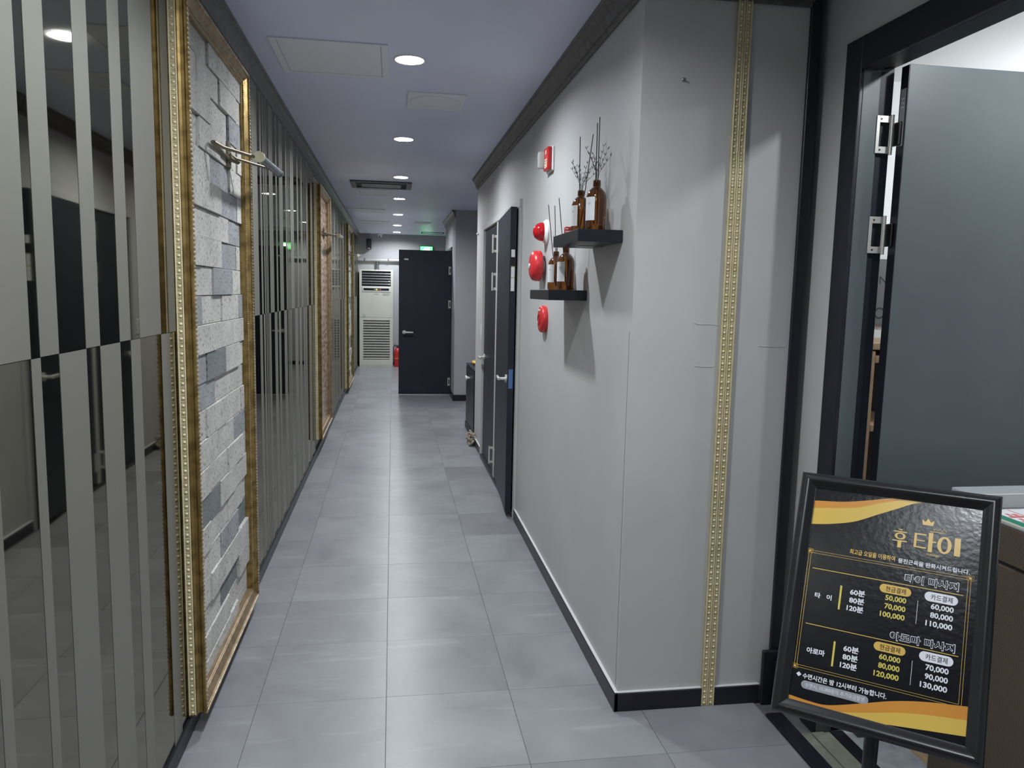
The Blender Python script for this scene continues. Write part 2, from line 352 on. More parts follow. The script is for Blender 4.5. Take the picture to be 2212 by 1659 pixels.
def put(name, me, parent=None, loc=None, mtx=None, **props):
    o = bpy.data.objects.new(name, me); COL.objects.link(o)
    if mtx is not None: o.matrix_world = mtx
    if loc is not None: o.location = loc
    if parent: o.parent = parent
    for k, v in props.items():
        if v is not None: o[k] = v
    return o
AX = {'L': ((0, 1, 0), (0, 0, 1), (1, 0, 0)), 'R': ((0, -1, 0), (0, 0, 1), (-1, 0, 0)), 'F': ((1, 0, 0), (0, 0, 1), (0, -1, 0)),
      'U': ((1, 0, 0), (0, 1, 0), (0, 0, 1)), 'C': ((1, 0, 0), (0, -1, 0), (0, 0, -1))}
def face(kind, loc):
    a, b, c = AX[kind]
    return Matrix.Translation(loc) @ Matrix((a, b, c)).transposed().to_4x4()
def thing(name, label, cat, loc=(0, 0, 0), kind='U', group=None, mtx=None, struct=False):
    o = bpy.data.objects.new(name, None); COL.objects.link(o); o.empty_display_size = 0.05
    o.matrix_world = mtx if mtx is not None else face(kind, loc)
    o['label'] = label; o['category'] = cat
    if group: o['group'] = group
    if struct: o['kind'] = 'structure'
    return o
def copy_tree(root, loc=None, mtx=None, label=None, name=None):
    r = root.copy(); COL.objects.link(r)
    if mtx is not None: r.matrix_world = mtx
    if loc is not None: r.location = loc
    if label: r['label'] = label
    def rec(src, dst):
        for ch in list(src.children):
            c = ch.copy(); COL.objects.link(c); c.parent = dst; rec(ch, c)
    rec(root, r)
    return r
def struct(name, b, m, label=None, cat=None, parent=None, smooth=None):
    o = b.build(name, m, parent, smooth)
    if parent is None:
        o['kind'] = 'structure'
        if label: o['label'] = label
        if cat: o['category'] = cat
    return o

# ------------------------------------------------------------------ room shell
floor = struct('floor', B().box(-0.75, 3.5, -1.7, 14.6, -0.08, -0.0035), M['floor_base'], 'grey square vinyl tile floor of the corridor', 'floor')
PX, PY = 0.4345, 0.436
xs = [-0.634, -0.4525, -0.018, 0.4165, 0.851, 1.262]
tile_me = {}
def tile(x0, x1, y0, y1):
    k = (round(x1 - x0, 4), round(y1 - y0, 4))
    if k not in tile_me:
        g = 0.0007; a, c = k[0] / 2 - g, k[1] / 2 - g; e = 0.0008
        v = [(-a, -c, -0.0035), (a, -c, -0.0035), (a, c, -0.0035), (-a, c, -0.0035), (-a, -c, -e), (a, -c, -e), (a, c, -e), (-a, c, -e),
             (-a + e, -c + e, 0), (a - e, -c + e, 0), (a - e, c - e, 0), (-a + e, c - e, 0)]
        f = [(0, 1, 5, 4), (1, 2, 6, 5), (2, 3, 7, 6), (3, 0, 4, 7), (4, 5, 9, 8), (5, 6, 10, 9), (6, 7, 11, 10), (7, 4, 8, 11), (8, 9, 10, 11)]
        tile_me[k] = B().add(v, f).mesh('tile', M['tile'])
    put('tile', tile_me[k], floor, loc=((x0 + x1) / 2, (y0 + y1) / 2, 0))
y0 = 2.545 - 5 * PY
for r in range(33):
    ya, yb = y0 + r * PY, y0 + (r + 1) * PY
    if ya > 14.4: break
    for i in range(5):
        if i == 4 and 2.4 < ya < 7.0: continue
        tile(xs[i], xs[i + 1], ya, min(yb, YE))

# ceiling with round recesses for the downlights
LX = 0.072; LY = [-0.12, 1.68, 3.54, 5.35, 7.13, 8.80, 10.62, 12.40, 13.86]; LR = 0.064
cb = B(); zc = CEIL; hw = 0.09
cb.box(-0.75, LX - hw, -1.7, 14.6, zc, zc + 0.02).box(LX + hw, 3.5, -1.7, 14.6, zc, zc + 0.02)
edges = [-1.7]
for y in LY: edges += [y - hw, y + hw]
edges += [14.6]
for i in range(0, len(edges), 2): cb.box(LX - hw, LX + hw, edges[i], edges[i + 1], zc, zc + 0.02)
for y in LY:
    n = 32; ang = [2 * math.pi * i / n + math.pi / n for i in range(n)]
    inner = [(LX + LR * math.cos(t), y + LR * math.sin(t)) for t in ang]
    outer = []
    for t in ang:
        c, s_ = math.cos(t), math.sin(t); k = hw / max(abs(c), abs(s_)); outer.append((LX + c * k, y + s_ * k))
    for q in range(4):   # pull the nearest outer point onto each corner
        cxn, cyn = LX + (hw, -hw, -hw, hw)[q], y + (hw, hw, -hw, -hw)[q]
        j = min(range(n), key=lambda i: (outer[i][0] - cxn) ** 2 + (outer[i][1] - cyn) ** 2); outer[j] = (cxn, cyn)
    cb.ring(outer, inner, zc, zc + 0.02)
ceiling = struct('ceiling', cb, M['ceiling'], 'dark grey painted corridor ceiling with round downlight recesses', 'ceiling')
struct('ceiling_slab', B().box(-0.75, 3.5, -1.7, 14.6, CEIL + 0.10, CEIL + 0.16), M['dark'], 'slab above the corridor ceiling', 'ceiling')
struct('wall_left', B().box(-0.75, XL - 0.012, -1.7, 14.6, 0, CEIL), M['wall_end'], 'left corridor wall behind the mirrors', 'wall')
# right wall (with the double doorway), the front face with the gold strips, the wall of the reception doorway
DY0, DY1, DZ = 4.62, 6.40, 1.965
wr = B().box(XR, XR + 0.14, YC, DY0, 0, CEIL).box(XR, XR + 0.14, DY1, 7.03, 0, CEIL).box(XR, XR + 0.14, DY0, DY1, DZ, CEIL)
wr.box(XR + 0.10, XR + 0.14, DY0, DY1, 0, DZ)
struct('wall_right', wr, M['wall'], 'light grey right wall carrying the shelves and alarms', 'wall')
struct('wall_front', B().box(XR + 0.14, 1.345, YC, YC + 0.12, 0, CEIL).box(XR, XR + 0.14, YC - 0.0005, YC, 0, CEIL), M['wall'], 'grey wall face with the pair of gold strips', 'wall')
OY0, OY1, OZ = 1.02, 2.232, 2.185
ws = B().box(XS, XS + 0.1, OY1, YC + 0.12, 0, CEIL).box(1.345, XS, YC + 0.08, YC + 0.12, 0, CEIL).box(XS, XS + 0.1, OY0, OY1, OZ, CEIL).box(XS, XS + 0.1, -1.7, OY0, 0, CEIL)
struct('wall_side', ws, M['wall'], 'grey wall around the reception doorway', 'wall')
struct('wall_back', B().box(-0.75, 3.5, -1.75, -1.65, 0, CEIL), M['wall_end'], 'wall behind the viewer', 'wall')
# reception room shell
struct('wall_room', B().box(XS + 0.1, 3.5, 3.32, 3.40, 0, CEIL).box(XS + 0.1, XS + 0.104, YC + 0.12, 3.32, 0, CEIL).box(3.42, 3.5, -1.65, 3.32, 0, CEIL)
       .box(XS + 0.1, XS + 0.104, OY1, 3.32, 0, CEIL).box(XS + 0.1, XS + 0.104, -1.65, OY0, 0, CEIL).box(XS + 0.1, XS + 0.104, OY0, OY1, OZ, CEIL),
       M['wall_white'], 'white wall of the reception room beyond the door', 'wall')
struct('ceiling_room', B().box(XS + 0.1, 3.42, -1.65, 3.32, CEIL - 0.012, CEIL), M['wall_white'], 'white ceiling of the reception room', 'ceiling')
# far end
struct('wall_end', B().box(-0.75, 2.0, YE, YE + 0.12, 0, CEIL), M['wall_end'], 'dark grey end wall behind the air conditioner', 'wall')
struct('wall_pillar', B().box(0.787, 2.0, 9.75, 10.30, 0, CEIL).box(0.787, 2.0, 11.2, 11.6, 0, CEIL).box(0.787, 2.0, 10.30, 11.2, 1.98, CEIL).box(0.95, 2.0, 10.30, 11.2, 0, 1.98),
       M['wall_end'], 'grey pillar block beside the open far door', 'wall')
struct('wall_recess', B().box(1.62, 1.7, 7.03, 14.45, 0, CEIL).box(XR + 0.14, 1.62, 7.03, 7.06, 0, CEIL), M['wall_end'], 'grey wall of the recess behind the cabinet', 'wall')

for o_, pts, ax_ in (('wall_right', [(XR - 0.0003, 2.392, 1.30), (XR - 0.0003, 2.392, 0.08)], 0), ('wall_front', [(0.975, YC - 0.0006, 1.331), (1.0, YC - 0.0006, 1.327), (1.03, YC - 0.0006, 1.3285), (1.06, YC - 0.0006, 1.325)], 1),
                    ('wall_front', [(0.985, YC - 0.0006, 1.19), (1.02, YC - 0.0006, 1.187), (1.05, YC - 0.0006, 1.189)], 1), ('wall_front', [(1.205, YC - 0.0006, 1.258), (1.25, YC - 0.0006, 1.2565), (1.30, YC - 0.0006, 1.256)], 1)):
    B().tube(pts, 0.0010, 5).build('paper_crease', M['wall'] if ax_ else M['hatch_line'], bpy.data.objects[o_])
# baseboards
struct('baseboard_left', B().box(XL - 0.012, XL + 0.008, -1.65, YE, 0, 0.06, 0.002), M['black'], 'black baseboard under the mirrors', 'baseboard')
def base(name, segs, label):
    o = struct(name, segs, M['black'], label, 'baseboard'); return o
bb = B().box(XR - 0.014, XR, YC - 0.014, DY0 - 0.02, 0, 0.066, 0.0015).box(XR - 0.014, XR, DY1 + 0.03, 7.04, 0, 0.066, 0.0015)
br = base('baseboard_right', bb, 'black baseboard along the light grey right wall')
B().box(XR - 0.012, XR, YC - 0.012, DY0 - 0.02, 0.066, 0.0695, 0.001).box(XR - 0.012, XR, DY1 + 0.03, 7.04, 0.066, 0.0695, 0.001).build('caulk_line', M['caulk'], br, label='white caulk bead')
bf = base('baseboard_front', B().box(XR - 0.013, 1.0655, YC - 0.014, YC, 0, 0.066, 0.0015).box(1.1135, 1.28, YC - 0.014, YC, 0, 0.066, 0.0015), 'black baseboard below the gold strips')
B().box(XR - 0.012, 1.0655, YC - 0.012, YC, 0.066, 0.0692, 0.001).box(1.1135, 1.28, YC - 0.012, YC, 0.066, 0.0692, 0.001).build('caulk_line', M['caulk'], bf, label='white caulk bead')
base('baseboard_pillar', B().box(0.773, 0.787, 9.736, 10.28, 0, 0.08, 0.002).box(0.787, 1.62, 9.736, 9.75, 0, 0.08, 0.002), 'black baseboard around the pillar at the far door')
base('baseboard_end', B().box(-0.62, 1.62, YE - 0.012, YE, 0, 0.07, 0.002), 'black baseboard on the end wall')

# crown mouldings
def crown(name, x, sgn, ya, yb, label):
    prof = [(0, -0.093), (0.008, -0.093), (0.010, -0.086), (0.014, -0.082), (0.016, -0.072), (0.022, -0.064), (0.026, -0.045), (0.036, -0.03), (0.046, -0.022), (0.047, -0.010), (0.052, -0.008), (0.052, 0), (0, 0)]
    n = len(prof); v = [(x + sgn * d, y, CEIL + z) for y in (ya, yb) for d, z in prof]
    f = [(i, (i + 1) % n, n + (i + 1) % n, n + i) for i in range(n)] + [tuple(range(n)), tuple(range(2 * n - 1, n - 1, -1))]
    o = struct(name, B().add(v, f), M['crown'], label, 'moulding', smooth=35)
    b = B(); y = ya + 0.01
    while y < yb - 0.005:
        b.ell((x + sgn * 0.0135, y, CEIL - 0.0775), (0.005, 0.006, 0.005), 6, 4); y += 0.016
    b.build('bead_row', M['crown'], o, smooth=60, kind='stuff')
    return o
crown('trim_1', XL - 0.012, 1, -1.6, YE, 'dark crown moulding above the mirrors')
crown('trim_2', XR, -1, YC, 7.05, 'dark crown moulding above the shelf wall')
crown('trim_3', 0.787, -1, 9.75, 11.6, 'short dark crown moulding over the far door')
cm = B().box(XR, 1.312, YC - 0.012, YC, CEIL - 0.093, CEIL - 0.08).box(XR, 1.312, YC - 0.03, YC, CEIL - 0.08, CEIL - 0.03).box(XR - 0.0, 1.312, YC - 0.05, YC, CEIL - 0.03, CEIL)
struct('trim_4', cm, M['crown'], 'dark crown moulding above the gold strips', 'moulding')
struct('trim_5', B().box(1.313, 1.350, YC - 0.012, YC + 0.10, 0.0, CEIL, 0.002).box(1.28, 1.352, YC - 0.028, YC - 0.0125, 0, 0.196, 0.003).box(1.318, 1.356, YC - 0.075, YC - 0.0285, 0, 0.165, 0.006),
       M['black'], 'black corner board with a block foot beside the gold strips', 'trim')

# ------------------------------------------------------------------ gold strips on the wall face
def egg_units(b, n, pitch, r, w0, along0):
    # eggs and darts along local x, centred on local y = 0, standing on local z = w0
    for i in range(n):
        x = along0 + (i + 0.5) * pitch
        b.ell((x, 0, w0), (r * 0.74, r * 0.80, r * 0.62), 8, 4)
        m = 10
        for sgn in (1, -1):
            arc = [(x + sgn * r * 1.12 * math.cos(t), r * 1.1 * math.sin(t), w0 + 0.0004) for t in (-1.0, -0.5, 0, 0.5, 1.0)]
            b.tube(arc, r * 0.15, 4)
        b.box(x + pitch / 2 - r * 0.10, x + pitch / 2 + r * 0.10, -r * 0.95, r * 0.95, w0 - 0.001, w0 + r * 0.28)
def gold_strip(name, xc, label):
    z1 = CEIL - 0.09
    mtx = face('F', (xc, YC, 0)) 
    o = thing(name, label, 'moulding', mtx=mtx, group='gold strips on the wall face', struct=True)
    wd = 0.0225
    B().box(-wd / 2, wd / 2, 0, z1, 0, 0.009, 0.0008).build('backing', M['egg_ground'], o)
    for s_ in (-1, 1):
        B().box(s_ * (wd / 2 - 0.0022) - 0.0021, s_ * (wd / 2 - 0.0022) + 0.0021, 0, z1, 0.008, 0.0145, 0.0012).build('edge_fillet', M['trim_gold'], o)
    b = B(); egg_units(b, int(z1 / 0.0205), 0.0205, 0.0072, 0.009, 0.0)
    b.v = [(y, x, z) for x, y, z in b.v]     # run along the strip's height
    b.build('egg_ornament', M['egg'], o, smooth=50, kind='stuff')
gold_strip('trim_6', 1.0775, 'left one of the two pale gold ornamented strips on the grey wall')
gold_strip('trim_7', 1.1015, 'right one of the two pale gold ornamented strips on the grey wall')
B().lathe([(0.0001, 0.0), (0.006, 0.0), (0.006, 0.004), (0.003, 0.006), (0.003, 0.016), (0.0001, 0.017)], 10).build('wall_hook', M['steel'],
    mtx=face('F', (0.90, YC, 2.092)), smooth=40, label='small metal wall anchor high on the grey wall left of gold strips', category='anchor')

# ------------------------------------------------------------------ framed panels
PROF = [(0.0, 0.0), (0.0, 0.0035), (-0.002, 0.004), (-0.002, 0.007), (0.0005, 0.0075), (0.0005, 0.0215), (-0.002, 0.022), (-0.002, 0.0255), (0.003, 0.027),
        (0.007, 0.033), (0.007, 0.042), (0.002, 0.047), (0.002, 0.052), (0.0065, 0.056), (0.0125, 0.054), (0.0145, 0.050), (0.018, 0.0485),
        (0.028, 0.0415), (0.034, 0.0365), (0.037, 0.0355), (0.0385, 0.038), (0.041, 0.038), (0.0425, 0.034), (0.0445, 0.0365), (0.0475, 0.0365), (0.049, 0.033), (0.052, 0.032), (0.052, 0.004), (0.02, 0.0)]
def frame_rails(o, W_, H_, m):
    n = len(PROF)
    sides = [('left', (0, 0), (0, H_), (1, 0)), ('right', (W_, 0), (W_, H_), (-1, 0)), ('bottom', (0, 0), (W_, 0), (0, 1)), ('top', (0, H_), (W_, H_), (0, -1))]
    rails = []
    for nm, a, b_, inw in sides:
        v = []
        for end, p in ((0, a), (1, b_)):
            sg = 1 if end == 0 else -1
            dx, dy = (b_[0] - a[0]), (b_[1] - a[1]); L_ = math.hypot(dx, dy); dx /= L_; dy /= L_
            for d, w_ in PROF: v.append((p[0] + inw[0] * d + dx * sg * d, p[1] + inw[1] * d + dy * sg * d, w_))
        f = [(i, (i + 1) % n, n + (i + 1) % n, n + i) for i in range(n)] + [tuple(range(n)), tuple(range(2 * n - 1, n - 1, -1))]
        rails.append((nm, B().add(v, f).build('frame_rail', m[nm], o, smooth=28), a, b_, inw))
    return rails
def ornaments(o, rails):
    for nm, rail, a, b_, inw in rails:
        L_ = math.hypot(b_[0] - a[0], b_[1] - a[1]); d = ((b_[0] - a[0]) / L_, (b_[1] - a[1]) / L_)
        eb = B(); n = int(L_ / 0.0222); egg_units(eb, n, L_ / n, 0.0068, 0.0, 0.0)
        # local: x along, y across the band (frame depth), z outward from the side face
        eb.v = [(a[0] + d[0] * x - inw[0] * z, a[1] + d[1] * x - inw[1] * z, 0.0145 + y) for x, y, z in eb.v]
        eb.build('egg_ornament', M['egg'], rail, smooth=50, kind='stuff')
        gb = B(); fl = B()
        def strip(b_2, y_a, y_b, z_a, z_b):
            k_ = len(b_2.v); b_2.box(0.004, L_ - 0.004, y_a, y_b, z_a, z_b)
            b_2.v[k_:] = [(a[0] + d[0] * x - inw[0] * z, a[1] + d[1] * x - inw[1] * z, 0.0145 + y) for x, y, z in b_2.v[k_:]]
        strip(gb, -0.0070, 0.0070, -0.0015, 0.0003); gb.build('ornament_ground', M['egg_ground'], rail)
        for y_ in (-0.0088, 0.0088): strip(fl, y_ - 0.0017, y_ + 0.0017, -0.0015, 0.0030)
        fl.build('edge_fillet', M['egg'], rail, kind='stuff')
        rb = B(); m_ = int(L_ / 0.0135)
        for i in range(m_):
            x = 0.008 + i * (L_ - 0.016) / m_; q = Matrix.Rotation(0.6, 3, 'Z')
            rot = Matrix(((d[0], -d[1], 0), (d[1], d[0], 0), (0, 0, 1))) @ q
            rb.ell((a[0] + d[0] * x + inw[0] * 0.0085, a[1] + d[1] * x + inw[1] * 0.0085, 0.0555), (0.0075, 0.0042, 0.0042), 6, 4, rot)
        rb.build('rope_ornament', M['bead'], rail, smooth=60, kind='stuff')
        tb = B(); m_ = int((L_ - 0.09) / 0.0085)
        for i in range(m_):
            x = 0.045 + i * (L_ - 0.09) / m_
            tb.ell((a[0] + d[0] * x + inw[0] * 0.0398, a[1] + d[1] * x + inw[1] * 0.0398, 0.0385), (0.0026, 0.0026, 0.0022), 4, 3)
        tb.build('bead_ornament', M['bead'], rail, smooth=60, kind='stuff')
def picture_lamp(o_y, label):
    t = thing('picture_lamp', label, 'lamp', mtx=face('L', (XL, o_y, 0)), group='picture lamps over the framed panels')
    zb = 1.90
    B().box(0.66, 0.715, zb - 0.04, zb + 0.055, 0.0, 0.028, 0.003).build('mount', M['brass_dull'], t)
    B().cyl((0.66, zb - 0.006, 0.03), (0.745, zb - 0.006, 0.045), 0.012, n=6).build('bracket', M['brass_dull'], t)
    a = [(0.70, zb - 0.012, 0.028), (0.52, zb - 0.004, 0.030), (0.372, zb - 0.002, 0.036), (0.355, zb - 0.006, 0.046), (0.40, zb - 0.012, 0.062), (0.545, zb - 0.02, 0.152)]
    B().tube(a, 0.0065, 8).build('arm', M['brass_dull'], t, smooth=60)
    B().tube([(0.665, zb + 0.006, 0.034), (0.70, zb - 0.002, 0.048), (0.86, zb - 0.013, 0.152)], 0.0058, 8).build('arm', M['brass_dull'], t, smooth=60)
    tb = B().cyl((0.535, zb - 0.018, 0.16), (1.02, zb - 0.004, 0.16), 0.0155, n=16).build('lamp_tube', M['tube'], t, smooth=50)
    B().cyl((0.525, zb - 0.0185, 0.16), (0.545, zb - 0.0178, 0.16), 0.0195, n=18).build('end_cap', M['brass_cap'], tb, smooth=40, label='pale brass end cap')
    B().cyl((1.005, zb - 0.0045, 0.16), (1.03, zb - 0.0035, 0.16), 0.0175, n=16).build('end_cap', M['tube'], tb, smooth=40)

def stone_panel(y0, W_, z0, H_, label, joints, rows, lbl_lamp, seed):
    o = thing('framed_stone_panel', label, 'wall panel', mtx=face('L', (XL, y0, z0)), group='framed panels on the mirror wall')
    rails = frame_rails(o, W_, H_, dict(left=M['gold'], right=M['gold'], bottom=M['bronze'], top=M['bronze'])); ornaments(o, rails)
    B().box(0.02, W_ - 0.02, 0.02, H_ - 0.02, -0.006, 0.004).build('backing', M['dark'], o)
    rnd = random.Random(seed); cache = {}
    for k in range(len(rows) - 1):
        zt, zb = rows[k], rows[k + 1]; js = [y0 + 0.045] + joints[k][0] + [y0 + W_ - 0.045]
        for i in range(len(js) - 1):
            code = joints[k][1][i] if i < len(joints[k][1]) else 'p'
            h = rnd.choice((0.010, 0.013, 0.016, 0.019, 0.023)) - (0.003 if code in 'gd' else 0)
            L_, Hh = js[i + 1] - js[i], zt - zb
            key = (round(L_, 3), round(Hh, 3), round(h, 3), code)
            if key not in cache:
                cache[key] = B().box(-L_ / 2 + 0.0011, L_ / 2 - 0.0011, -Hh / 2 + 0.0009, Hh / 2 - 0.0009, 0, h, 0.0010).mesh('brick', {'p': M['brick'], 'g': M['brick_grey'], 'd': M['brick_dark']}[code])
            put('brick', cache[key], o, loc=((js[i] + js[i + 1]) / 2 - y0, (zt + zb) / 2 - z0, 0.004))
    picture_lamp(y0, lbl_lamp)
rows1 = [2.236, 2.146, 2.0555, 1.9575, 1.8615, 1.767, 1.670, 1.578, 1.482, 1.386, 1.2905, 1.196, 1.100, 1.0105, 0.911, 0.8165, 0.722, 0.626, 0.533, 0.440, 0.343, 0.248, 0.163, 0.112]
j1 = [([2.769, 3.071], 'ppp'), ([2.632, 2.927, 3.215], 'pppp'), ([2.78, 3.084], 'ppg'), ([2.633, 2.93, 3.218], 'pppp'), ([2.788, 3.09], 'pgp'), ([2.63, 2.918, 3.212], 'ppgp'),
      ([2.775, 3.07], 'ppg'), ([2.63, 2.917, 3.219], 'ppgp'), ([2.78, 3.092], 'pgp'), ([2.63, 2.92, 3.211], 'gppg'), ([2.78, 3.08], 'ppp'), ([2.65, 2.943, 3.21], 'gdpp'), ([2.781, 3.07], 'gpp'),
      ([2.64, 2.937, 3.23], 'pppp'), ([2.78, 3.071], 'ppg'), ([2.648, 2.93, 3.22], 'pppp'), ([2.793, 3.066], 'dpp'), ([2.638, 2.93, 3.207], 'pppp'), ([2.791, 3.103], 'pgd'),
      ([2.635, 2.93, 3.201], 'pppp'), ([2.796, 3.09], 'pdp'), ([2.633, 2.93, 3.197], 'pppp'), ([2.78, 3.08], 'ppp')]
stone_panel(2.38, 0.968, 0.068, 2.205, 'nearest gold framed wall panel of pale stacked stone bricks', j1, rows1, 'brass picture lamp over the nearest stone panel', 3)
rows3 = [2.236 - 0.0945 * i for i in range(23)] + [0.112]
j3 = []
rn = random.Random(11)
Y3, W3 = 10.42, 1.35
for k in range(23):
    st = Y3 + (0.25 if k % 2 else 0.10); js = []; x = st
    while x < Y3 + W3 - 0.12: js.append(round(x, 3)); x += 0.295
    j3.append((js, ''.join(rn.choice('pppgpd') for _ in range(len(js) + 1))))
stone_panel(Y3, W3, 0.068, 2.205, 'farthest gold framed stone panel near the air conditioner', j3, rows3, 'small picture lamp at the farthest panel', 5)
# middle panel: carved brown swirl
Y2, W2 = 6.44, 1.08
o = thing('framed_swirl_panel', 'gold framed panel with brown swirl relief midway along the mirror wall', 'wall panel', mtx=face('L', (XL, Y2, 0.15)), group='framed panels on the mirror wall')
ornaments(o, frame_rails(o, W2, 2.11, dict(left=M['gold'], right=M['bronze'], bottom=M['bronze'], top=M['bronze'])))
B().box(0.045, W2 - 0.045, 0.045, 2.065, -0.004, 0.016, 0.001).build('swirl_relief', M['damask'], o)
picture_lamp(Y2, 'picture lamp over the brown swirl panel')

# ------------------------------------------------------------------ mirrors with frosted bands
SEAM = 1.283
def mirror_bay(ya, yb, clear_up, label):
    """clear_up: list of clear intervals of the upper pane; the lower pane is the complement"""
    o = thing('mirror_panel', label, 'mirror', mtx=face('L', (XL, 0, 0)), group='banded mirrors on the left wall')
    B().box(ya, yb, SEAM + 0.0006, CEIL - 0.085, -0.012, 0.0).build('upper_pane', M['mirror'], o)
    B().box(ya, yb, 0.055, SEAM - 0.0006, -0.012, 0.0).build('lower_pane', M['mirror'], o)
    cl = sorted((max(a, ya), min(b, yb)) for a, b in clear_up if b > ya and a < yb)
    fr = []; p = ya
    for a, b in cl:
        if a > p: fr.append((p, a))
        p = b
    if p < yb: fr.append((p, yb))
    for a, b in fr: B().box(a, b, SEAM + 0.0006, CEIL - 0.086, 0.0, 0.0007).build('frosted_band', M['frost'], o)
    for a, b in cl: B().box(a, b, 0.056, SEAM - 0.0006, 0.0, 0.0007).build('frosted_band', M['frost'], o)
c1 = [(-1.2, -1.05), (-0.9, -0.82), (-0.6, -0.45), (-0.3, -0.2), (0.0, 0.15), (0.3, 0.38), (0.55, 0.70), (0.85, 0.95), (1.06, 1.12), (1.19, 1.25), (1.29, 1.326), (1.458, 1.495), (1.574, 1.706), (1.784, 1.908), (1.982, 2.052), (2.232, 2.312)]
mirror_bay(-1.6, 2.376, c1, 'large banded smoked mirror nearest the viewer, left of the first stone panel')
def inv(fr, a, b):
    out = []; p = a
    for x, y in fr: out.append((p, x)); p = y
    out.append((p, b)); return out
f2 = [(3.69, 3.83), (3.90, 3.945), (3.99, 4.02), (4.045, 4.07), (4.09, 4.11), (4.17, 4.30), (4.40, 4.45), (4.53, 4.67), (4.79, 4.84), (4.865, 4.895), (4.93, 4.955), (5.0, 5.17), (5.34, 5.41), (5.55, 5.66), (5.75, 5.78), (5.88, 6.02), (6.19, 6.33)]
mirror_bay(3.352, 6.436, inv(f2, 3.352, 6.436), 'banded smoked mirror between the first stone panel and swirl panel')
f3 = [(7.62, 7.76), (7.84, 7.95), (8.03, 8.10), (8.2, 8.36), (8.46, 8.52), (8.62, 8.80), (8.92, 9.0), (9.1, 9.30), (9.42, 9.5), (9.62, 9.8), (9.9, 9.96), (10.1, 10.3)]
mirror_bay(7.526, 10.416, inv(f3, 7.526, 10.416), 'banded smoked mirror between the swirl panel and farthest panel')
f4 = [(11.95, 12.1), (12.4, 12.5), (12.9, 13.1), (13.5, 13.6), (14.0, 14.2)]
mirror_bay(11.776, 14.44, inv(f4, 11.776, 14.44), 'dark banded mirror beyond the farthest panel, beside the end wall')

# ------------------------------------------------------------------ ceiling fittings
lt0 = None
LN = ['hidden behind the viewer', 'just above the viewer', 'largest looking round downlight, beside the nearest access hatch', 'second round downlight along the corridor ceiling, past the round speaker grille',
      'third round downlight along the corridor ceiling, before the dark vent', 'fourth round downlight along the corridor ceiling, just past the dark vent', 'fifth round downlight along the corridor ceiling',
      'sixth round downlight along the corridor ceiling', 'last round downlight, nearest the end wall']
for y, nm in zip(LY, LN):
    lab = nm if 'downlight' in nm else 'round ceiling downlight ' + nm
    if lt0 is None:
        lt0 = thing('downlight', lab, 'ceiling light', (LX, y, CEIL), 'C', group='round downlights in a row')
        B().lathe([(LR, 0.0), (LR + 0.008, 0.0), (LR + 0.009, 0.0015), (LR + 0.006, 0.003), (LR - 0.001, 0.003), (LR - 0.003, 0.0), (LR - 0.003, -0.005)], 32).build('trim_ring', M['white'], lt0, smooth=50)
        B().lathe([(LR - 0.002, 0.0), (LR - 0.008, -0.034), (LR - 0.002, -0.036)], 32).build('reflector', M['reflector'], lt0, smooth=50)
        B().lathe([(0.0005, -0.012), (0.03, -0.014), (LR - 0.006, -0.020)], 32).build('diffuser', M['led'], lt0, smooth=60)
    else: copy_tree(lt0, mtx=face('C', (LX, y, CEIL)), label=lab)
o = thing('panel_lamp', 'round surface lamp on the ceiling behind the viewer', 'ceiling light', (-0.40, -0.28, CEIL), 'C')
B().lathe([(0.105, 0.0), (0.105, 0.018), (0.095, 0.022)], 32).build('rim', M['white'], o, smooth=40)
B().lathe([(0.095, 0.021), (0.0005, 0.024)], 32).build('diffuser', M['led_soft'], o, smooth=60)
copy_tree(o, mtx=face('C', (-0.34, 1.42, CEIL)), label='added unseen fill lamp on the ceiling just above the nearest mirror')  # added out of view to brighten the top of the frosted bands
def hatch(xa, xb, ya, yb, label, m=None):
    o = thing('access_hatch', label, 'ceiling hatch', (xa, yb, CEIL), 'C', group='access hatches in the ceiling'); W_, H_ = xb - xa, yb - ya
    fr = B()
    for a in ((0, 0.028, 0, H_), (W_ - 0.028, W_, 0, H_), (0.028, W_ - 0.028, 0, 0.02), (0.028, W_ - 0.028, H_ - 0.02, H_)): fr.box(a[0], a[1], a[2], a[3], 0, 0.006, 0.001)
    fr.build('hatch_frame', M['hatch'], o)
    B().box(0.03, W_ - 0.03, 0.022, H_ - 0.022, 0, 0.004, 0.001).build('hatch_panel', m or M['hatch'], o)
    return o
hatch(-0.505, -0.022, 3.345, 3.845, 'largest pale access hatch, beside the nearest downlight')
hatch(-0.37, 0.02, 8.05, 8.55, 'pale access hatch just past the dark ceiling vent')
hatch(-0.565, -0.10, 10.0, 10.45, 'access hatch past the fourth downlight, left side')
hatch(-0.50, -0.05, 11.75, 12.2, 'farthest access hatch on the left of the ceiling')
def speaker(xa, xb, ya, yb, label):
    o = thing('ceiling_speaker', label, 'speaker', (xa, yb, CEIL), 'C', group='square ceiling speaker plates'); W_, H_ = xb - xa, yb - ya
    B().box(0, W_, 0, H_, 0, 0.006, 0.0015).build('plate', M['hatch'], o)
    r = min(W_, H_) * 0.43
    B().lathe([(r + 0.006, 0.006), (r + 0.004, 0.010), (r, 0.010), (r - 0.004, 0.006)], 40, (W_ / 2, H_ / 2, 0)).build('grille_ring', M['hatch'], o, smooth=50)
    B().lathe([(r - 0.02, 0.006), (r - 0.035, 0.011), (0.0005, 0.016)], 40, (W_ / 2, H_ / 2, 0)).build('grille_dome', M['hatch'], o, smooth=60)
speaker(0.075, 0.38, 4.08, 4.43, 'square plate with round speaker grille between the two nearest downlights')
speaker(0.31, 0.58, 11.62, 11.95, 'square ceiling plate catching green light from the exit sign')
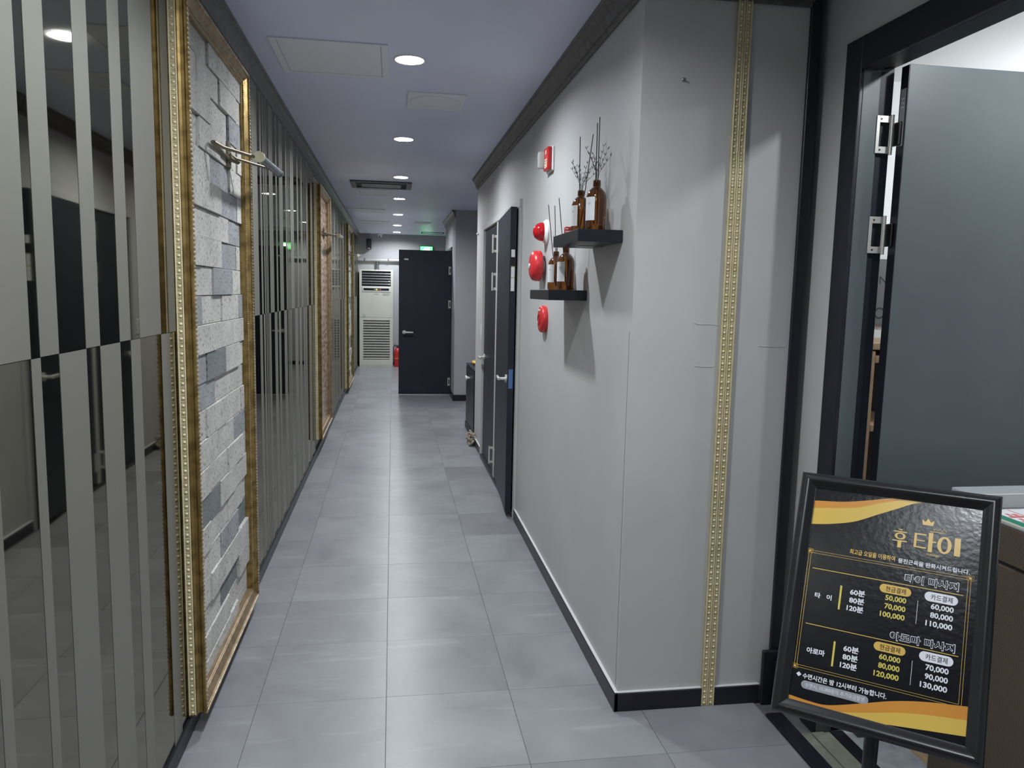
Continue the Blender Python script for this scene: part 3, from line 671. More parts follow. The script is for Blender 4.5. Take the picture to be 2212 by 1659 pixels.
o = thing('ceiling_vent', 'dark grey rectangular ceiling vent left of the third downlight', 'vent', (-0.40, 7.91, CEIL), 'C')
fr = B()
for a in ((0, 0.05, 0, 0.48), (0.53, 0.58, 0, 0.48), (0.05, 0.53, 0, 0.05), (0.05, 0.53, 0.43, 0.48)): fr.box(a[0], a[1], a[2], a[3], 0, 0.014, 0.003)
fr.build('vent_frame', M['louver'], o)
B().box(0.05, 0.53, 0.05, 0.43, 0, 0.003).build('vent_throat', M['dark'], o)
B().box(0.10, 0.48, 0.11, 0.37, 0.006, 0.016, 0.003).build('vent_baffle', M['louver'], o)
o = thing('ceiling_slot', 'narrow dark framed slot in ceiling before the exit sign', 'vent', (0.50, 13.95, CEIL), 'C')
fr = B()
for a in ((0, 0.02, 0, 0.35), (0.38, 0.40, 0, 0.35), (0.02, 0.38, 0, 0.03), (0.02, 0.38, 0.32, 0.35)): fr.box(a[0], a[1], a[2], a[3], 0, 0.008, 0.001)
fr.build('slot_frame', M['dark'], o); B().box(0.02, 0.38, 0.03, 0.32, 0, 0.003).build('slot_panel', M['ceiling'], o)

# ------------------------------------------------------------------ doors
def hinge_parts(o, x, y, z, side, dark_leaf=True, h=0.105, w_=0.032):
    """butterfly hinge: plate with cut-out in the local xz plane facing local y*side, barrel at x"""
    t = 0.003
    b = B(); x0 = x - w_
    for q in ((x0, x0 + 0.010, z, z + h), (x0 + 0.010, x - 0.004, z, z + 0.02), (x0 + 0.010, x - 0.004, z + h - 0.02, z + h), (x - 0.008, x - 0.004, z + 0.02, z + h - 0.02)):
        b.box(q[0], q[1], min(y, y + side * t), max(y, y + side * t), q[2], q[3], 0.0006)
    hp = b.build('hinge', M['chrome'], o)
    sc = B()
    for zz in (z + 0.01, z + h - 0.01): sc.cyl((x0 + 0.014, y + side * t, zz), (x0 + 0.014, y + side * (t + 0.001), zz), 0.003, n=8)
    sc.build('screw', M['hinge_dark'], hp)
    B().cyl((x, y + side * 0.003, z - 0.003), (x, y + side * 0.003, z + h + 0.003), 0.0055, n=12).build('barrel', M['chrome'], hp, smooth=50)
    return hp
def lever(o, x, y, z, side, dirn, name='handle', L_=0.12):
    b = B().cyl((x, y, z), (x, y + side * 0.010, z), 0.026, n=20).cyl((x, y + side * 0.010, z), (x, y + side * 0.05, z), 0.010, n=12)
    hn = b.build(name, M['chrome'], o, smooth=40, label='satin nickel lever handle')
    B().box(min(x - dirn * 0.012, x + dirn * L_), max(x - dirn * 0.012, x + dirn * L_), min(y + side * 0.042, y + side * 0.056), max(y + side * 0.042, y + side * 0.056), z - 0.010, z + 0.010, 0.004, 2).build('lever', M['chrome'], hn, smooth=50)
# frame of the pair of doors on the right wall
fb = B()
fb.box(XR - 0.016, XR + 0.06, DY0 - 0.05, DY1 + 0.04, 1.925, DZ + 0.01, 0.003)
fb.box(XR - 0.016, XR + 0.06, DY0 - 0.05, DY0 - 0.005, 0.0, 1.925, 0.002)
fb.box(XR - 0.016, XR + 0.06, DY1 - 0.005, DY1 + 0.04, 0.0, 1.925, 0.002)
fb.box(XR - 0.012, XR + 0.06, 5.548, 5.60, 0.0, 1.925, 0.002)
struct('trim_8', fb, M['wall'], 'grey painted frame around the pair of black doors', 'door frame')
struct('trim_9', B().box(XR - 0.018, XR + 0.06, DY0, DY1, 0, 0.03, 0.002), M['black'], 'black sill under the pair of doors', 'sill')
# door_1: closed, farther one
d = thing('door_1', 'closed black door in the right wall, the farther of the pair', 'door', mtx=Matrix.Translation((XR + 0.002, 5.605, 0.03)) @ Matrix(((0, -1, 0), (1, 0, 0), (0, 0, 1))).to_4x4(), struct=True)
B().box(0, 0.785, -0.038, 0, 0, 1.885, 0.002).build('leaf', M['door'], d)
lever(d, 0.735, 0.0, 0.84, 1, -1)
for z in (0.10, 1.40, 1.675):
    hb = B()
    for q in ((0.008, 0.016, z, z + 0.125), (0.016, 0.040, z, z + 0.018), (0.016, 0.040, z + 0.107, z + 0.125)): hb.box(-0.009, -0.0055, q[0], q[1], q[2], q[3], 0.0006)
    hp = hb.build('hinge', M['chrome'], d)
    B().cyl((-0.008, 0.042, z - 0.004), (-0.008, 0.042, z + 0.129), 0.006, n=12).build('barrel', M['chrome'], hp, smooth=50)
# door_2: ajar, nearer one
a = math.radians(-90 - 3.2)
d = thing('door_2', 'black door standing ajar in right wall, nearer of the pair', 'door', mtx=Matrix.Translation((XR - 0.010, 5.54, 0.045)) @ Matrix.Rotation(a, 4, 'Z'), struct=True)
B().box(0.0, 0.93, 0.0, 0.038, 0, 1.885, 0.002).build('leaf', M['door'], d)
lever(d, 0.87, 0.0, 0.835, -1, -1)
B().box(0.9295, 0.9315, 0.006, 0.032, 0.78, 0.90, 0.0005).build('latch_plate', M['blue_plate'], d, label='blue film covered latch plate')
st = B().box(0.9295, 0.9305, 0.008, 0.030, 1.38, 1.63).build('edge_label', M['paper'], d, label='white sticker on the door edge')
B().box(0.9304, 0.9308, 0.008, 0.030, 1.53, 1.585).build('sticker_print', M['print_black'], st)
for z in (1.458, 1.525): B().box(0.9304, 0.9308, 0.008, 0.030, z, z + 0.005).build('sticker_print', M['sticker_green'], st)
for z in (0.085, 1.385, 1.66): hinge_parts(d, 0.040, 0.0, z, -1, h=0.12, w_=0.036)
# door_3: open across the far end
d = thing('door_3', 'black door standing open across the far end of the corridor', 'door', mtx=Matrix.Translation((0.782, 10.30, 0.012)) @ Matrix.Rotation(math.pi - math.radians(1.0), 4, 'Z'), struct=True)
B().box(0, 0.70, -0.04, 0, 0, 1.935, 0.002).build('leaf', M['door'], d)
lever(d, 0.625, 0.0, 0.84, 1, -1)
B().box(0.575, 0.628, 0, 0.002, 1.80, 1.818, 0.0005).build('name_plate', M['chrome'], d, label='small silver plate')
for z in (0.12, 1.17, 1.62): hinge_parts(d, 0.034, 0.0, z, 1, w_=0.032)
struct('trim_10', B().box(0.775, 0.80, 10.28, 10.325, 0, 2.0, 0.002).box(0.775, 0.80, 11.17, 11.21, 0, 2.0, 0.002).box(0.775, 0.80, 10.28, 11.21, 1.965, 2.0, 0.002), M['black'], 'black frame of the far doorway', 'door frame')
# door_4: reception door, folded into the room
fb = B()
fb.box(XS - 0.012, XS, 2.158, 2.24, 0, 2.192, 0.002).box(XS - 0.012, XS, 1.02, 2.158, 2.097, 2.192, 0.002).box(XS - 0.012, XS, 1.02, 1.09, 0, 2.097, 0.002)
fr_ = struct('trim_11', fb, M['black'], 'wide black frame of the reception doorway', 'door frame')
B().box(XS, XS + 0.055, 2.158, 2.232, 0, 2.185, 0.001).build('jamb_board', M['door_room'], fr_, label='charcoal jamb board')
B().box(XS + 0.0555, XS + 0.106, 2.169, 2.232, 0, 2.185, 0.001).build('jamb_rebate', M['door'], fr_)
B().box(XS, XS + 0.052, 1.02, 2.158, 2.097, 2.185, 0.001).box(XS + 0.052, XS + 0.106, 1.02, 2.169, 2.110, 2.185, 0.001).build('head_board', M['door'], fr_)
B().box(XS, XS + 0.106, 1.02, 1.09, 0, 2.097, 0.001).build('jamb_board', M['door_room'], fr_, label='charcoal jamb board')
d = thing('door_4', 'large charcoal door swung open into the reception room', 'door', mtx=Matrix.Translation((1.491, 2.107, 0.02)) @ Matrix.Rotation(math.radians(-0.6), 4, 'Z'), struct=True)
lf = B().box(0.0, 0.86, 0.0, 0.036, 0, 2.086, 0.0015).build('leaf', M['door_room'], d)
B().box(-0.0008, 0.0006, 0.001, 0.035, 0.0, 2.085).build('edge_band', M['black'], lf, label='black leaf edge')
st = B().box(-0.0016, -0.0006, 0.006, 0.030, 1.855, 2.02).build('edge_label', M['print_grey'], d, label='grey printed sticker on the hinge edge')
for k in range(3): B().box(-0.0020, -0.0015, 0.012, 0.024, 1.965 + 0.012 * k, 1.969 + 0.012 * k).build('sticker_print', M['paper'], st)
for z in (1.838, 1.541, 0.25):
    hp = hinge_parts(d, -0.010, 0.050, z, -1, w_=0.050, h=0.11)
    B().box(-0.010, -0.001, 0.012, 0.048, z + 0.02, z + 0.088, 0.002).build('hinge_leaf', M['hinge_dark'], hp, label='dark hinge leaf')

# threshold in the doorway
th = thing('threshold', 'striped threshold on the floor of the reception doorway', 'threshold', (0, 0, 0))
B().box(1.266, 1.326, 0.6, 2.28, -0.003, 0.006, 0.002).build('dark_strip', M['black'], th)
for xa, xb, zt in ((1.327, 1.360, 0.003), (1.363, 1.405, 0.005), (1.407, 1.428, 0.002)): B().box(xa, xb, 0.6, 2.155, -0.003, zt, 0.001).build('olive_strip', M['olive'], th)
B().box(1.430, 1.474, 0.6, 2.155, -0.003, 0.004, 0.001).build('dark_strip', M['black'], th)
B().box(1.476, 1.585, 0.6, 2.30, -0.003, 0.002, 0.001).build('stone_sill', M['pale_tile'], th)
B().box(1.587, 1.628, 1.925, 2.30, -0.003, 0.002, 0.001).build('stone_sill', M['pale_tile'], th)
pl = B().box(-0.07, 0.07, -0.6, 0.6, -0.003, 0.001, 0.0006).mesh('plank', M['wood'])
for i in range(12):
    for k in range(4):
        yy = -0.9 + k * 1.205 + (0.4 if i % 2 else 0.0)
        if yy + 0.6 < 3.3: put('plank', pl, floor, loc=(1.70 + i * 0.1415, yy, 0))

# ------------------------------------------------------------------ reception room contents
cn = thing('reception_counter', 'brown woven counter inside the doorway behind the price stand', 'counter', (1.60, 0.55, 0))
CL = 1.37
B().box(0.0, 0.55, 0, CL, 0, 0.728, 0.004).build('lower_panel', M['weave'], cn)
B().box(-0.004, 0.55, -0.0, CL + 0.002, 0.737, 0.838, 0.004).build('upper_panel', M['weave'], cn)
B().box(0.004, 0.55, 0.003, CL, 0.728, 0.737).build('groove', M['dark'], cn)
v = [(-0.003, 0.62, 0.03), (-0.003, 1.12, 0.728), (-0.003, 0.30, 0.728), (-0.003, 0.30, 0.03)]
B().add(v + [(0.002, q[1], q[2]) for q in v], [(0, 1, 2, 3), (7, 6, 5, 4), (0, 4, 5, 1), (1, 5, 6, 2), (2, 6, 7, 3), (3, 7, 4, 0)]).build('overlap_panel', M['weave'], cn)
B().box(-0.002, 0.55, 0.0, CL + 0.002, 0.838, 0.845, 0.001).build('counter_top', M['counter_top'], cn)
B().box(-0.002, 0.55, CL - 0.085, CL, 0.8455, 0.888, 0.002).build('back_ledge', M['counter_top'], cn)
pm = thing('printed_mat', 'white mat with green and red printed border on the counter', 'mat', (1.60, 0.60, 0.845))
B().box(0.0, 0.5, 0.0, 1.22, 0.0, 0.0025, 0.0006).build('sheet', M['paper'], pm)
B().box(0.002, 0.034, 0.004, 1.216, 0.0022, 0.0032).build('border_print', M['print_green'], pm)
B().box(-0.001, 0.002, 0.0, 1.22, 0.0, 0.0034).build('cream_edge', M['print_cream'], pm)
rp = B().box(0.090, 0.093, 0.004, 1.216, 0.0022, 0.003)
y = 0.02
while y < 1.18: 
    rp.box(0.040, 0.085, y, y + 0.012, 0.0022, 0.003); rp.box(0.052, 0.060, y + 0.016, y + 0.036, 0.0022, 0.003); rp.box(0.068, 0.08, y + 0.016, y + 0.032, 0.0022, 0.003); y += 0.045
rp.build('red_print', M['print_red'], pm, kind='stuff')
gp = B(); rr = random.Random(4)
for k in range(60): yy = rr.uniform(0.05, 1.15); xx = rr.uniform(0.11, 0.45); gp.box(xx, xx + rr.uniform(0.01, 0.04), yy, yy + 0.004, 0.0022, 0.0029)
gp.build('grey_print', M['print_grey'], pm, kind='stuff')
sh = thing('shelf_unit', 'dark shelf unit with tan edges seen through the hinge gap', 'shelf', (1.985, 2.92, 0))
B().box(0.0, 0.030, 0, 0.38, 0.0, 1.205, 0.002).build('side_panel', M['wood_edge'], sh)
for z in (0.02, 0.86, 1.155): B().box(0.030, 0.9, 0.0, 0.38, z, z + 0.03, 0.002).build('shelf_board', M['wood_edge'], sh)
B().box(0.030, 0.9, 0.36, 0.38, 0.0, 1.205).build('back_panel', M['wood_dark'], sh)
B().box(-0.004, 0.9, -0.004, 0.38, 1.21, 1.24, 0.003).build('top_board', M['wood_edge'], sh)
nb = thing('notice_board', 'dark grey lettered board above the shelf unit in the gap', 'board', (1.84, 3.31, 1.30), 'F')
B().box(0, 0.62, 0, 0.31, 0, 0.012, 0.002).build('panel', M['board'], nb)
for nm, y in (('room_globe', 0),):
    pass
for (x, y, z), lb in (((1.856, 1.38, 2.36), 'round glass ceiling globe nearer the reception doorway'), ((2.91, 1.30, 2.36), 'round glass ceiling globe deeper in the reception room'), ((2.9, 2.7, 2.33), 'unseen ceiling rose of the added fill lamp behind the open charcoal door')):  # the last rose only goes with the added light behind the leaf
    g = thing('ceiling_globe', lb, 'ceiling light', (x, y, CEIL - 0.012), 'C', group='globe lamps in the reception room')
    B().lathe([(0.03, 0.0), (0.03, 0.02), (0.012, 0.024), (0.012, 0.03)], 20).build('base', M['white'], g, smooth=40)

# ------------------------------------------------------------------ wall shelves and bottles
def shelf(y0, y1, z0, z1, label):
    o = thing('wall_shelf', label, 'shelf', (XR, y1, z0), 'R', group='black floating shelves')
    W_, H_, D_ = y1 - y0, z1 - z0, 0.156
    B().box(0, W_, 0, H_, 0.001, D_, 0.0012).build('board', M['black'], o)
    B().box(W_ - 0.0004, W_ + 0.0006, 0.0015, H_ - 0.0015, 0.003, D_ - 0.002).build('edge_band', M['black'], o)
    B().box(0.12, 0.16, -0.002, 0.0004, 0.001, 0.09).build('bracket', M['steel'], o)
    return o
shelf(2.505, 2.90, 1.593, 1.634, 'upper black floating shelf holding two tall amber bottles')
shelf(2.962, 3.375, 1.391, 1.432, 'lower black floating shelf beneath the higher one')
prof = [(0.0005, 0.002), (0.024, 0.0), (0.034, 0.002), (0.036, 0.006), (0.036, 0.105), (0.0345, 0.118), (0.030, 0.130), (0.022, 0.140), (0.015, 0.1455), (0.0125, 0.149), (0.0125, 0.152)]
b0 = thing('reed_bottle', 'largest amber bottle, nearest end of the upper shelf', 'bottle', (0, 0, 0), group='amber reed diffuser bottles')
B().lathe(prof, 32).build('glass_body', M['amber'], b0, smooth=60)
B().lathe([(0.0125, 0.151), (0.0145, 0.152), (0.0145, 0.1535), (0.0125, 0.155), (0.0125, 0.157), (0.0143, 0.158), (0.0143, 0.1595), (0.0125, 0.161), (0.0125, 0.163), (0.0138, 0.164), (0.0138, 0.1655), (0.0122, 0.168), (0.0122, 0.171), (0.0095, 0.171), (0.0095, 0.15)], 24).build('threaded_neck', M['amber'], b0, smooth=40)
lb = B().lathe([(0.0363, 0.034), (0.0366, 0.034), (0.0366, 0.112), (0.0363, 0.112)], 14, a0=math.radians(176), a1=math.radians(243)).build('paper_label', M['paper'], b0, smooth=50, label='white paper label')
tb = B()
for k, (h, hw_) in enumerate(((0.090, 9), (0.086, 5))): tb.lathe([(0.0367, h), (0.0369, h), (0.0369, h + 0.002), (0.0367, h + 0.002)], 6, a0=math.radians(209 - hw_), a1=math.radians(209 + hw_))
tb.build('label_print', M['print_grey'], lb)
BT = [((0.690, 2.585, 1.634), 1.0, 4), ((0.688, 2.80, 1.634), 0.955, -6), ((0.692, 3.035, 1.432), 1.0, 8), ((0.690, 3.215, 1.432), 0.955, 2)]
LBT = ['amber bottle with purple dried sprig, near end of the upper shelf', 'amber bottle with grey green sprig, far end of the upper shelf', 'amber bottle on the lower shelf, nearer one with narrow visible label', 'amber bottle on the lower shelf, farther one beside the red bell']
for k, (loc, s_, az) in enumerate(BT):
    mt = Matrix.Translation(loc) @ Matrix.Rotation(math.radians(az), 4, 'Z') @ Matrix.Scale(s_, 4)
    if k == 0: b0.matrix_world = mt; b0['label'] = LBT[0]
    else: copy_tree(b0, mtx=mt, label=LBT[k])
def reed(p0, p1, label):
    d_ = Vector(p1) - Vector(p0)
    B().tube([(0, 0, 0), d_ * 0.5, d_], 0.0016, 7).build('reed_stick', M['reed'], loc=p0, label=label, category='reed stick', group='black diffuser reeds')
reed((0.686, 2.588, 1.66), (0.682, 2.575, 1.992), 'black reed in the near upper bottle, shorter one')
reed((0.692, 2.580, 1.66), (0.692, 2.585, 2.014), 'black reed in the near upper bottle, tallest one')
reed((0.684, 2.80, 1.655), (0.678, 2.80, 1.990), 'upright black reed in the far upper bottle')
reed((0.686, 2.80, 1.655), (0.727, 2.80, 2.001), 'slanted black reed leaning right from the far upper bottle')
reed((0.692, 3.22, 1.45), (0.655, 3.24, 1.792), 'black reed leaning left from the farther lower bottle')
reed((0.692, 3.21, 1.45), (0.681, 3.23, 1.788), 'nearly upright black reed in the farther lower bottle')
reed((0.696, 3.036, 1.45), (0.655, 3.03, 1.796), 'leaning black reed in the nearer lower bottle')
def sprig(loc, m, label, seed, n=6, hgt=0.13, spread=0.06):
    rd = random.Random(seed); b = B()
    for k in range(n):
        an = rd.uniform(0, 2 * math.pi); hh = hgt * rd.uniform(0.6, 1.0); sp = spread * rd.uniform(0.3, 1.0)
        pts = [Vector((0.003 * math.cos(an), 0.003 * math.sin(an), 0))]
        for q in range(1, 6): t = q / 5; pts.append(Vector((math.cos(an) * sp * t ** 1.4, math.sin(an) * sp * t ** 1.4, 0.02 + hh * t)))
        b.tube(pts, [0.0009] * 4 + [0.0006, 0.0004], 4)
        for q in range(2, 6):
            for s_ in range(3):
                a2 = rd.uniform(0, 6.28); dv = Vector((math.cos(a2) * 0.008, math.sin(a2) * 0.008, rd.uniform(0.006, 0.014)))
                b.tube([pts[q], pts[q] + dv * 0.5, pts[q] + dv], [0.0006, 0.0010, 0.0003], 4)
    b.build('dried_sprig', m, loc=loc, smooth=60, label=label, category='dried flower', group='dried sprigs in the bottles')
sprig((0.690, 2.585, 1.79), M['sprig_purple'], 'dark purple dried sprig in the near upper bottle', 2, 6, 0.11, 0.055)
sprig((0.688, 2.80, 1.78), M['sprig_green'], 'pale grey green dried sprig in the far upper bottle', 5, 8, 0.10, 0.075)
sprig((0.692, 3.215, 1.585), M['sprig_purple'], 'short dried sprig in the farther lower bottle', 9, 5, 0.045, 0.02)
o = B().box(-0.014, 0.014, -0.012, 0.012, 0, 0.036, 0.003, 2).build('small_box', M['red'], loc=(0.66, 2.872, 1.634), label='tiny red and white box at far end of the upper shelf', category='box')
pb = B()
for k in range(3): pb.box(-0.0145, -0.002 + 0.012 * (k % 2), -0.0125, -0.0119, 0.006 + k * 0.010, 0.010 + k * 0.010)
pb.build('white_print', M['paper'], o)

# ------------------------------------------------------------------ fire devices on the right wall
o = thing('alarm_strobe', 'red box strobe light with clear lens high beside the door', 'alarm', (XR, 3.80, 2.005), 'R')
B().box(0.0, 0.135, 0.0, 0.115, 0, 0.012, 0.003).build('back_plate', M['white'], o)
B().box(0.03, 0.13, 0.004, 0.112, 0.012, 0.034, 0.007, 2).build('housing', M['red'], o, smooth=40)
B().box(0.0, 0.05, 0.02, 0.10, 0.012, 0.062, 0.008, 2).build('lens', M['clear'], o, smooth=40, label='clear strobe lens')
hs = B().box(0.062, 0.12, 0.014, 0.056, 0.0335, 0.0352).build('notice_label', M['paper_cream'], o, label='cream printed notice')
tb = B()
for k in range(3): tb.box(0.07, 0.108 - 0.008 * k, 0.046 - k * 0.012, 0.049 - k * 0.012, 0.0352, 0.0356)
tb.build('notice_print', M['print_black'], hs)
B().box(0.078, 0.102, 0.078, 0.098, 0.0335, 0.0352).build('flash_mark', M['paper_cream'], o)
o = thing('alarm_lamp', 'red dome indicator lamp on white ring below the strobe', 'alarm', (XR, 3.80, 1.722), 'R')
B().lathe([(0.062, 0.0), (0.062, 0.008), (0.052, 0.018), (0.046, 0.022)], 32).build('base_ring', M['white'], o, smooth=40)
B().lathe([(0.047, 0.020), (0.046, 0.034), (0.040, 0.050), (0.028, 0.064), (0.012, 0.071), (0.0005, 0.073)], 32).build('dome', M['red_lens'], o, smooth=60)
o = thing('alarm_bell', 'round red alarm bell behind the lower shelf bottles', 'alarm', (XR, 3.86, 1.555), 'R')
B().lathe([(0.03, 0.0), (0.03, 0.02), (0.020, 0.025), (0.020, 0.03)], 20).build('mount', M['white'], o, smooth=40)
B().lathe([(0.075, 0.018), (0.078, 0.022), (0.078, 0.045), (0.072, 0.060), (0.055, 0.070), (0.03, 0.074), (0.0005, 0.075)], 40).build('gong', M['red'], o, smooth=50)
B().lathe([(0.012, 0.073), (0.012, 0.078), (0.0005, 0.079)], 16).build('centre_bolt', M['paper'], o, smooth=40)
o = thing('alarm_call_point', 'round red emergency call point on the wall below the shelves', 'alarm', (XR, 3.78, 1.287), 'R')
B().lathe([(0.066, 0.0), (0.068, 0.004), (0.068, 0.022), (0.062, 0.030), (0.046, 0.033), (0.0005, 0.033)], 40).build('housing', M['red'], o, smooth=50)
B().lathe([(0.030, 0.033), (0.030, 0.037), (0.024, 0.038), (0.022, 0.034), (0.0005, 0.034)], 28).build('push_button', M['red_lens'], o, smooth=40)
B().box(-0.022, 0.022, 0.040, 0.050, 0.031, 0.0345, 0.0008).build('name_strip', M['paper_cream'], o)
def switch(loc, kind, label, w_=0.04, h=0.12):
    o = thing('wall_switch', label, 'switch', loc, kind)
    B().box(-w_ / 2, w_ / 2, 0, h, 0, 0.010, 0.003).build('plate', M['white'], o)
    B().box(-w_ / 2 + 0.008, w_ / 2 - 0.008, h * 0.25, h * 0.75, 0.009, 0.014, 0.002).build('rocker', M['white'], o)
switch((XR, 6.52, 1.02), 'R', 'slim white switch on the wall past the black doors')
switch((XL + 0.003, 12.45, 0.72), 'L', 'small white switch low on the mirror wall near the end', 0.05, 0.12)
o = thing('wall_sensor', 'tiny white sensor high at the far corner of the right wall', 'sensor', (XR, 6.9, 1.93), 'R')
B().lathe([(0.012, 0), (0.012, 0.012), (0.008, 0.02), (0.0005, 0.022)], 14).build('body', M['white'], o, smooth=50)

# ------------------------------------------------------------------ cabinet, rope bundle
o = thing('low_cabinet', 'low black cabinet with two white knobs in the recess', 'cabinet', (0.778, 7.10, 0))
B().box(0, 0.36, 0, 0.76, 0.07, 0.66, 0.002).build('body', M['black'], o)
B().box(-0.022, 0.36, -0.004, 0.775, 0, 0.07, 0.003).build('plinth', M['door'], o)
B().box(-0.014, 0.37, -0.006, 0.772, 0.66, 0.677, 0.002).build('top', M['door'], o)
for ya, yb, yk in ((0.004, 0.446, 0.415), (0.450, 0.756, 0.50)):
    dr = B().box(-0.016, -0.001, ya, yb, 0.08, 0.652, 0.002).build('door', M['black'], o)
    B().lathe([(0.007, 0.0), (0.007, 0.014), (0.017, 0.02), (0.019, 0.027), (0.015, 0.034), (0.0005, 0.036)], 18).build('knob', M['white'], dr, mtx=None, smooth=50).matrix_local = Matrix.Translation((-0.016, yk, 0.555)) @ Matrix(((0, 0, -1), (0, 1, 0), (1, 0, 0))).to_4x4()
def lump(name, loc, r, m, label, cat, seed, grp=None):
    rd = random.Random(seed); b = B().ell((0, 0, r[2]), r, 14, 9)
    b.v = [(x + 0.12 * r[0] * math.sin(9 * y / r[1] + seed), y, z * (1 + 0.08 * math.sin(7 * x / r[0]))) for x, y, z in b.v]
    return b.build(name, m, loc=loc, smooth=70, label=label, category=cat, group=grp)
lump('cloth_pouch', (0.83, 7.66, 0.677), (0.03, 0.085, 0.022), M['yellow'], 'yellow soft pouch at the front edge of the cabinet top', 'pouch', 1)
lump('cloth_pouch', (0.86, 7.45, 0.677), (0.03, 0.06, 0.026), M['orange'], 'orange soft pouch beside the yellow one on the cabinet', 'pouch', 2)
lump('cloth_pouch', (0.93, 7.45, 0.677), (0.03, 0.08, 0.036), M['pink'], 'pale pink soft pouch behind the orange one on the cabinet', 'pouch', 3)
o = thing('rope_bundle', 'knotted jute rope bundle on the floor beside the cabinet plinth', 'rope', (0.722, 6.86, 0.0))
def knot(cx, cy, cz, R_, r_, ph, sx=1.0):
    pts = []
    for i in range(40):
        t = 2 * math.pi * i / 40
        x = (math.sin(t) + 2 * math.sin(2 * t)) / 3; y = (math.cos(t) - 2 * math.cos(2 * t)) / 3; z = -math.sin(3 * t) * 0.6
        q = Euler((0.5 + ph, 0.3, ph)).to_matrix() @ Vector((x * sx, y, z)); pts.append((cx + q.x * R_, cy + q.y * R_, cz + q.z * R_))
    return B().tube(pts, r_, 8, closed=True)
for k, (cx, cy, cz, R_, r_) in enumerate(((0, 0, 0.045, 0.034, 0.011), (0.004, 0.03, 0.088, 0.032, 0.011), (-0.006, 0.10, 0.05, 0.032, 0.011), (0.0, 0.09, 0.10, 0.026, 0.010))):
    knot(cx, cy, cz, R_, r_, k * 1.3).build('rope_knot', M['rope'], o, smooth=70)

# ------------------------------------------------------------------ air conditioner and the far end
u = 0.001206
o = thing('air_conditioner', 'tall ivory floor standing air conditioner at the corridor end', 'air conditioner', (-0.597, 14.14, 0), 'F')
AW, AH, AD = 0.605, 1.765, 0.28
bx = B()
bx.box(0, AW, 0, 0.88, -AD, -0.030, 0.004).box(0, AW, 0.885, AH, -AD, -0.045, 0.004)
bx.build('body', M['ivory'], o)
sx = AW / 500; sz = AH / 1435
def Z(p): return (1530 - p) * sz
def X_(p): return (p - 115) * sx
fr = B()
fr.box(0, X_(150), Z(798) + 0.002, AH, -0.05, 0, 0.004).box(X_(580), AW, Z(798) + 0.002, AH, -0.05, 0, 0.004).box(X_(150), X_(580), Z(115), AH, -0.05, 0, 0.003)
fr.box(X_(150), X_(580), Z(798) + 0.002, Z(340), -0.05, -0.001, 0.003)
fr.build('front_panel', M['ivory'], o)
B().box(X_(150), X_(580), Z(340), Z(115), -0.05, -0.042).build('grille_cavity', M['dark'], o)
for k in range(6):
    zc_ = Z(140 + k * 38)
    v = [(X_(152), zc_ - 0.016, -0.008), (X_(578), zc_ - 0.016, -0.008), (X_(578), zc_ + 0.012, -0.022), (X_(152), zc_ + 0.012, -0.022)]
    v += [(x, y - 0.006, z + 0.004) for x, y, z in v]
    B().add(v, [(0, 1, 2, 3), (7, 6, 5, 4), (0, 4, 5, 1), (1, 5, 6, 2), (2, 6, 7, 3), (3, 7, 4, 0)]).build('louver', M['louver'], o)
for p in (262, 303): B().box(X_(545), X_(565), Z(p + 8), Z(p - 8), -0.01, 0.002, 0.001).build('louver_tab', M['white'], o)
B().box(X_(160), X_(575), Z(415), Z(345), -0.002, 0.004, 0.002).build('control_bezel', M['white'], o)
cp = B().box(X_(178), X_(555), Z(398), Z(365), 0.003, 0.006, 0.001).build('control_strip', M['print_black'], o, label='black control strip with lights')
B().box(X_(362), X_(380), Z(393), Z(374), 0.006, 0.0068).build('indicator', M['led_yellow'], cp)
B().box(X_(416), X_(432), Z(390), Z(374), 0.006, 0.0068).build('indicator', M['led_red'], cp)
B().box(X_(335), X_(352), Z(387), Z(378), 0.006, 0.0068).build('indicator', M['paper'], cp)
B().box(X_(388), X_(400), Z(387), Z(380), 0.006, 0.0068).build('indicator', M['paper'], cp)
B().box(X_(335), X_(400), Z(455), Z(446), -0.0012, 0.0004).build('badge', M['print_grey'], o)
for k in range(4): B().box(X_(460), X_(570 - 14 * (k % 2)), Z(436 + k * 11), Z(433 + k * 11), -0.0012, 0.0003).build('small_print', M['print_grey'], o)
tr = [(X_(155), Z(785)), (X_(212), Z(785)), (X_(184), Z(740))]
tri = [(X_(165), Z(780)), (X_(202), Z(780)), (X_(184), Z(750))]
B().ring(tr, tri, -0.0012, 0.0004).build('warning_mark', M['print_grey'], o)
lw = B()
lw.box(0, X_(170), 0.03, Z(800), -0.04, 0, 0.004).box(X_(568), AW, 0.03, Z(800), -0.04, 0, 0.004).box(X_(170), X_(568), Z(840), Z(800), -0.04, 0, 0.002).box(X_(170), X_(568), 0.03, Z(1427), -0.04, 0, 0.002)
lw.box(0.002, AW - 0.002, 0, 0.032, -0.04, -0.003, 0.002)
lw.build('intake_door', M['ivory'], o)
B().box(X_(170), X_(568), Z(1427), Z(840), -0.04, -0.030).build('intake_cavity', M['dark'], o)
for k in range(16):
    za = Z(840 + 38.6 * k + 13); zb = Z(840 + 38.6 * (k + 1) - 1) if k < 15 else Z(1440)
    v = [(X_(168), zb, -0.006), (X_(570), zb, -0.006), (X_(570), za, -0.001), (X_(168), za, -0.001)]
    v += [(x, y, z - 0.012) for x, y, z in v]
    B().add(v, [(0, 1, 2, 3), (7, 6, 5, 4), (0, 4, 5, 1), (1, 5, 6, 2), (2, 6, 7, 3), (3, 7, 4, 0)]).build('intake_slat', M['ivory'], o)
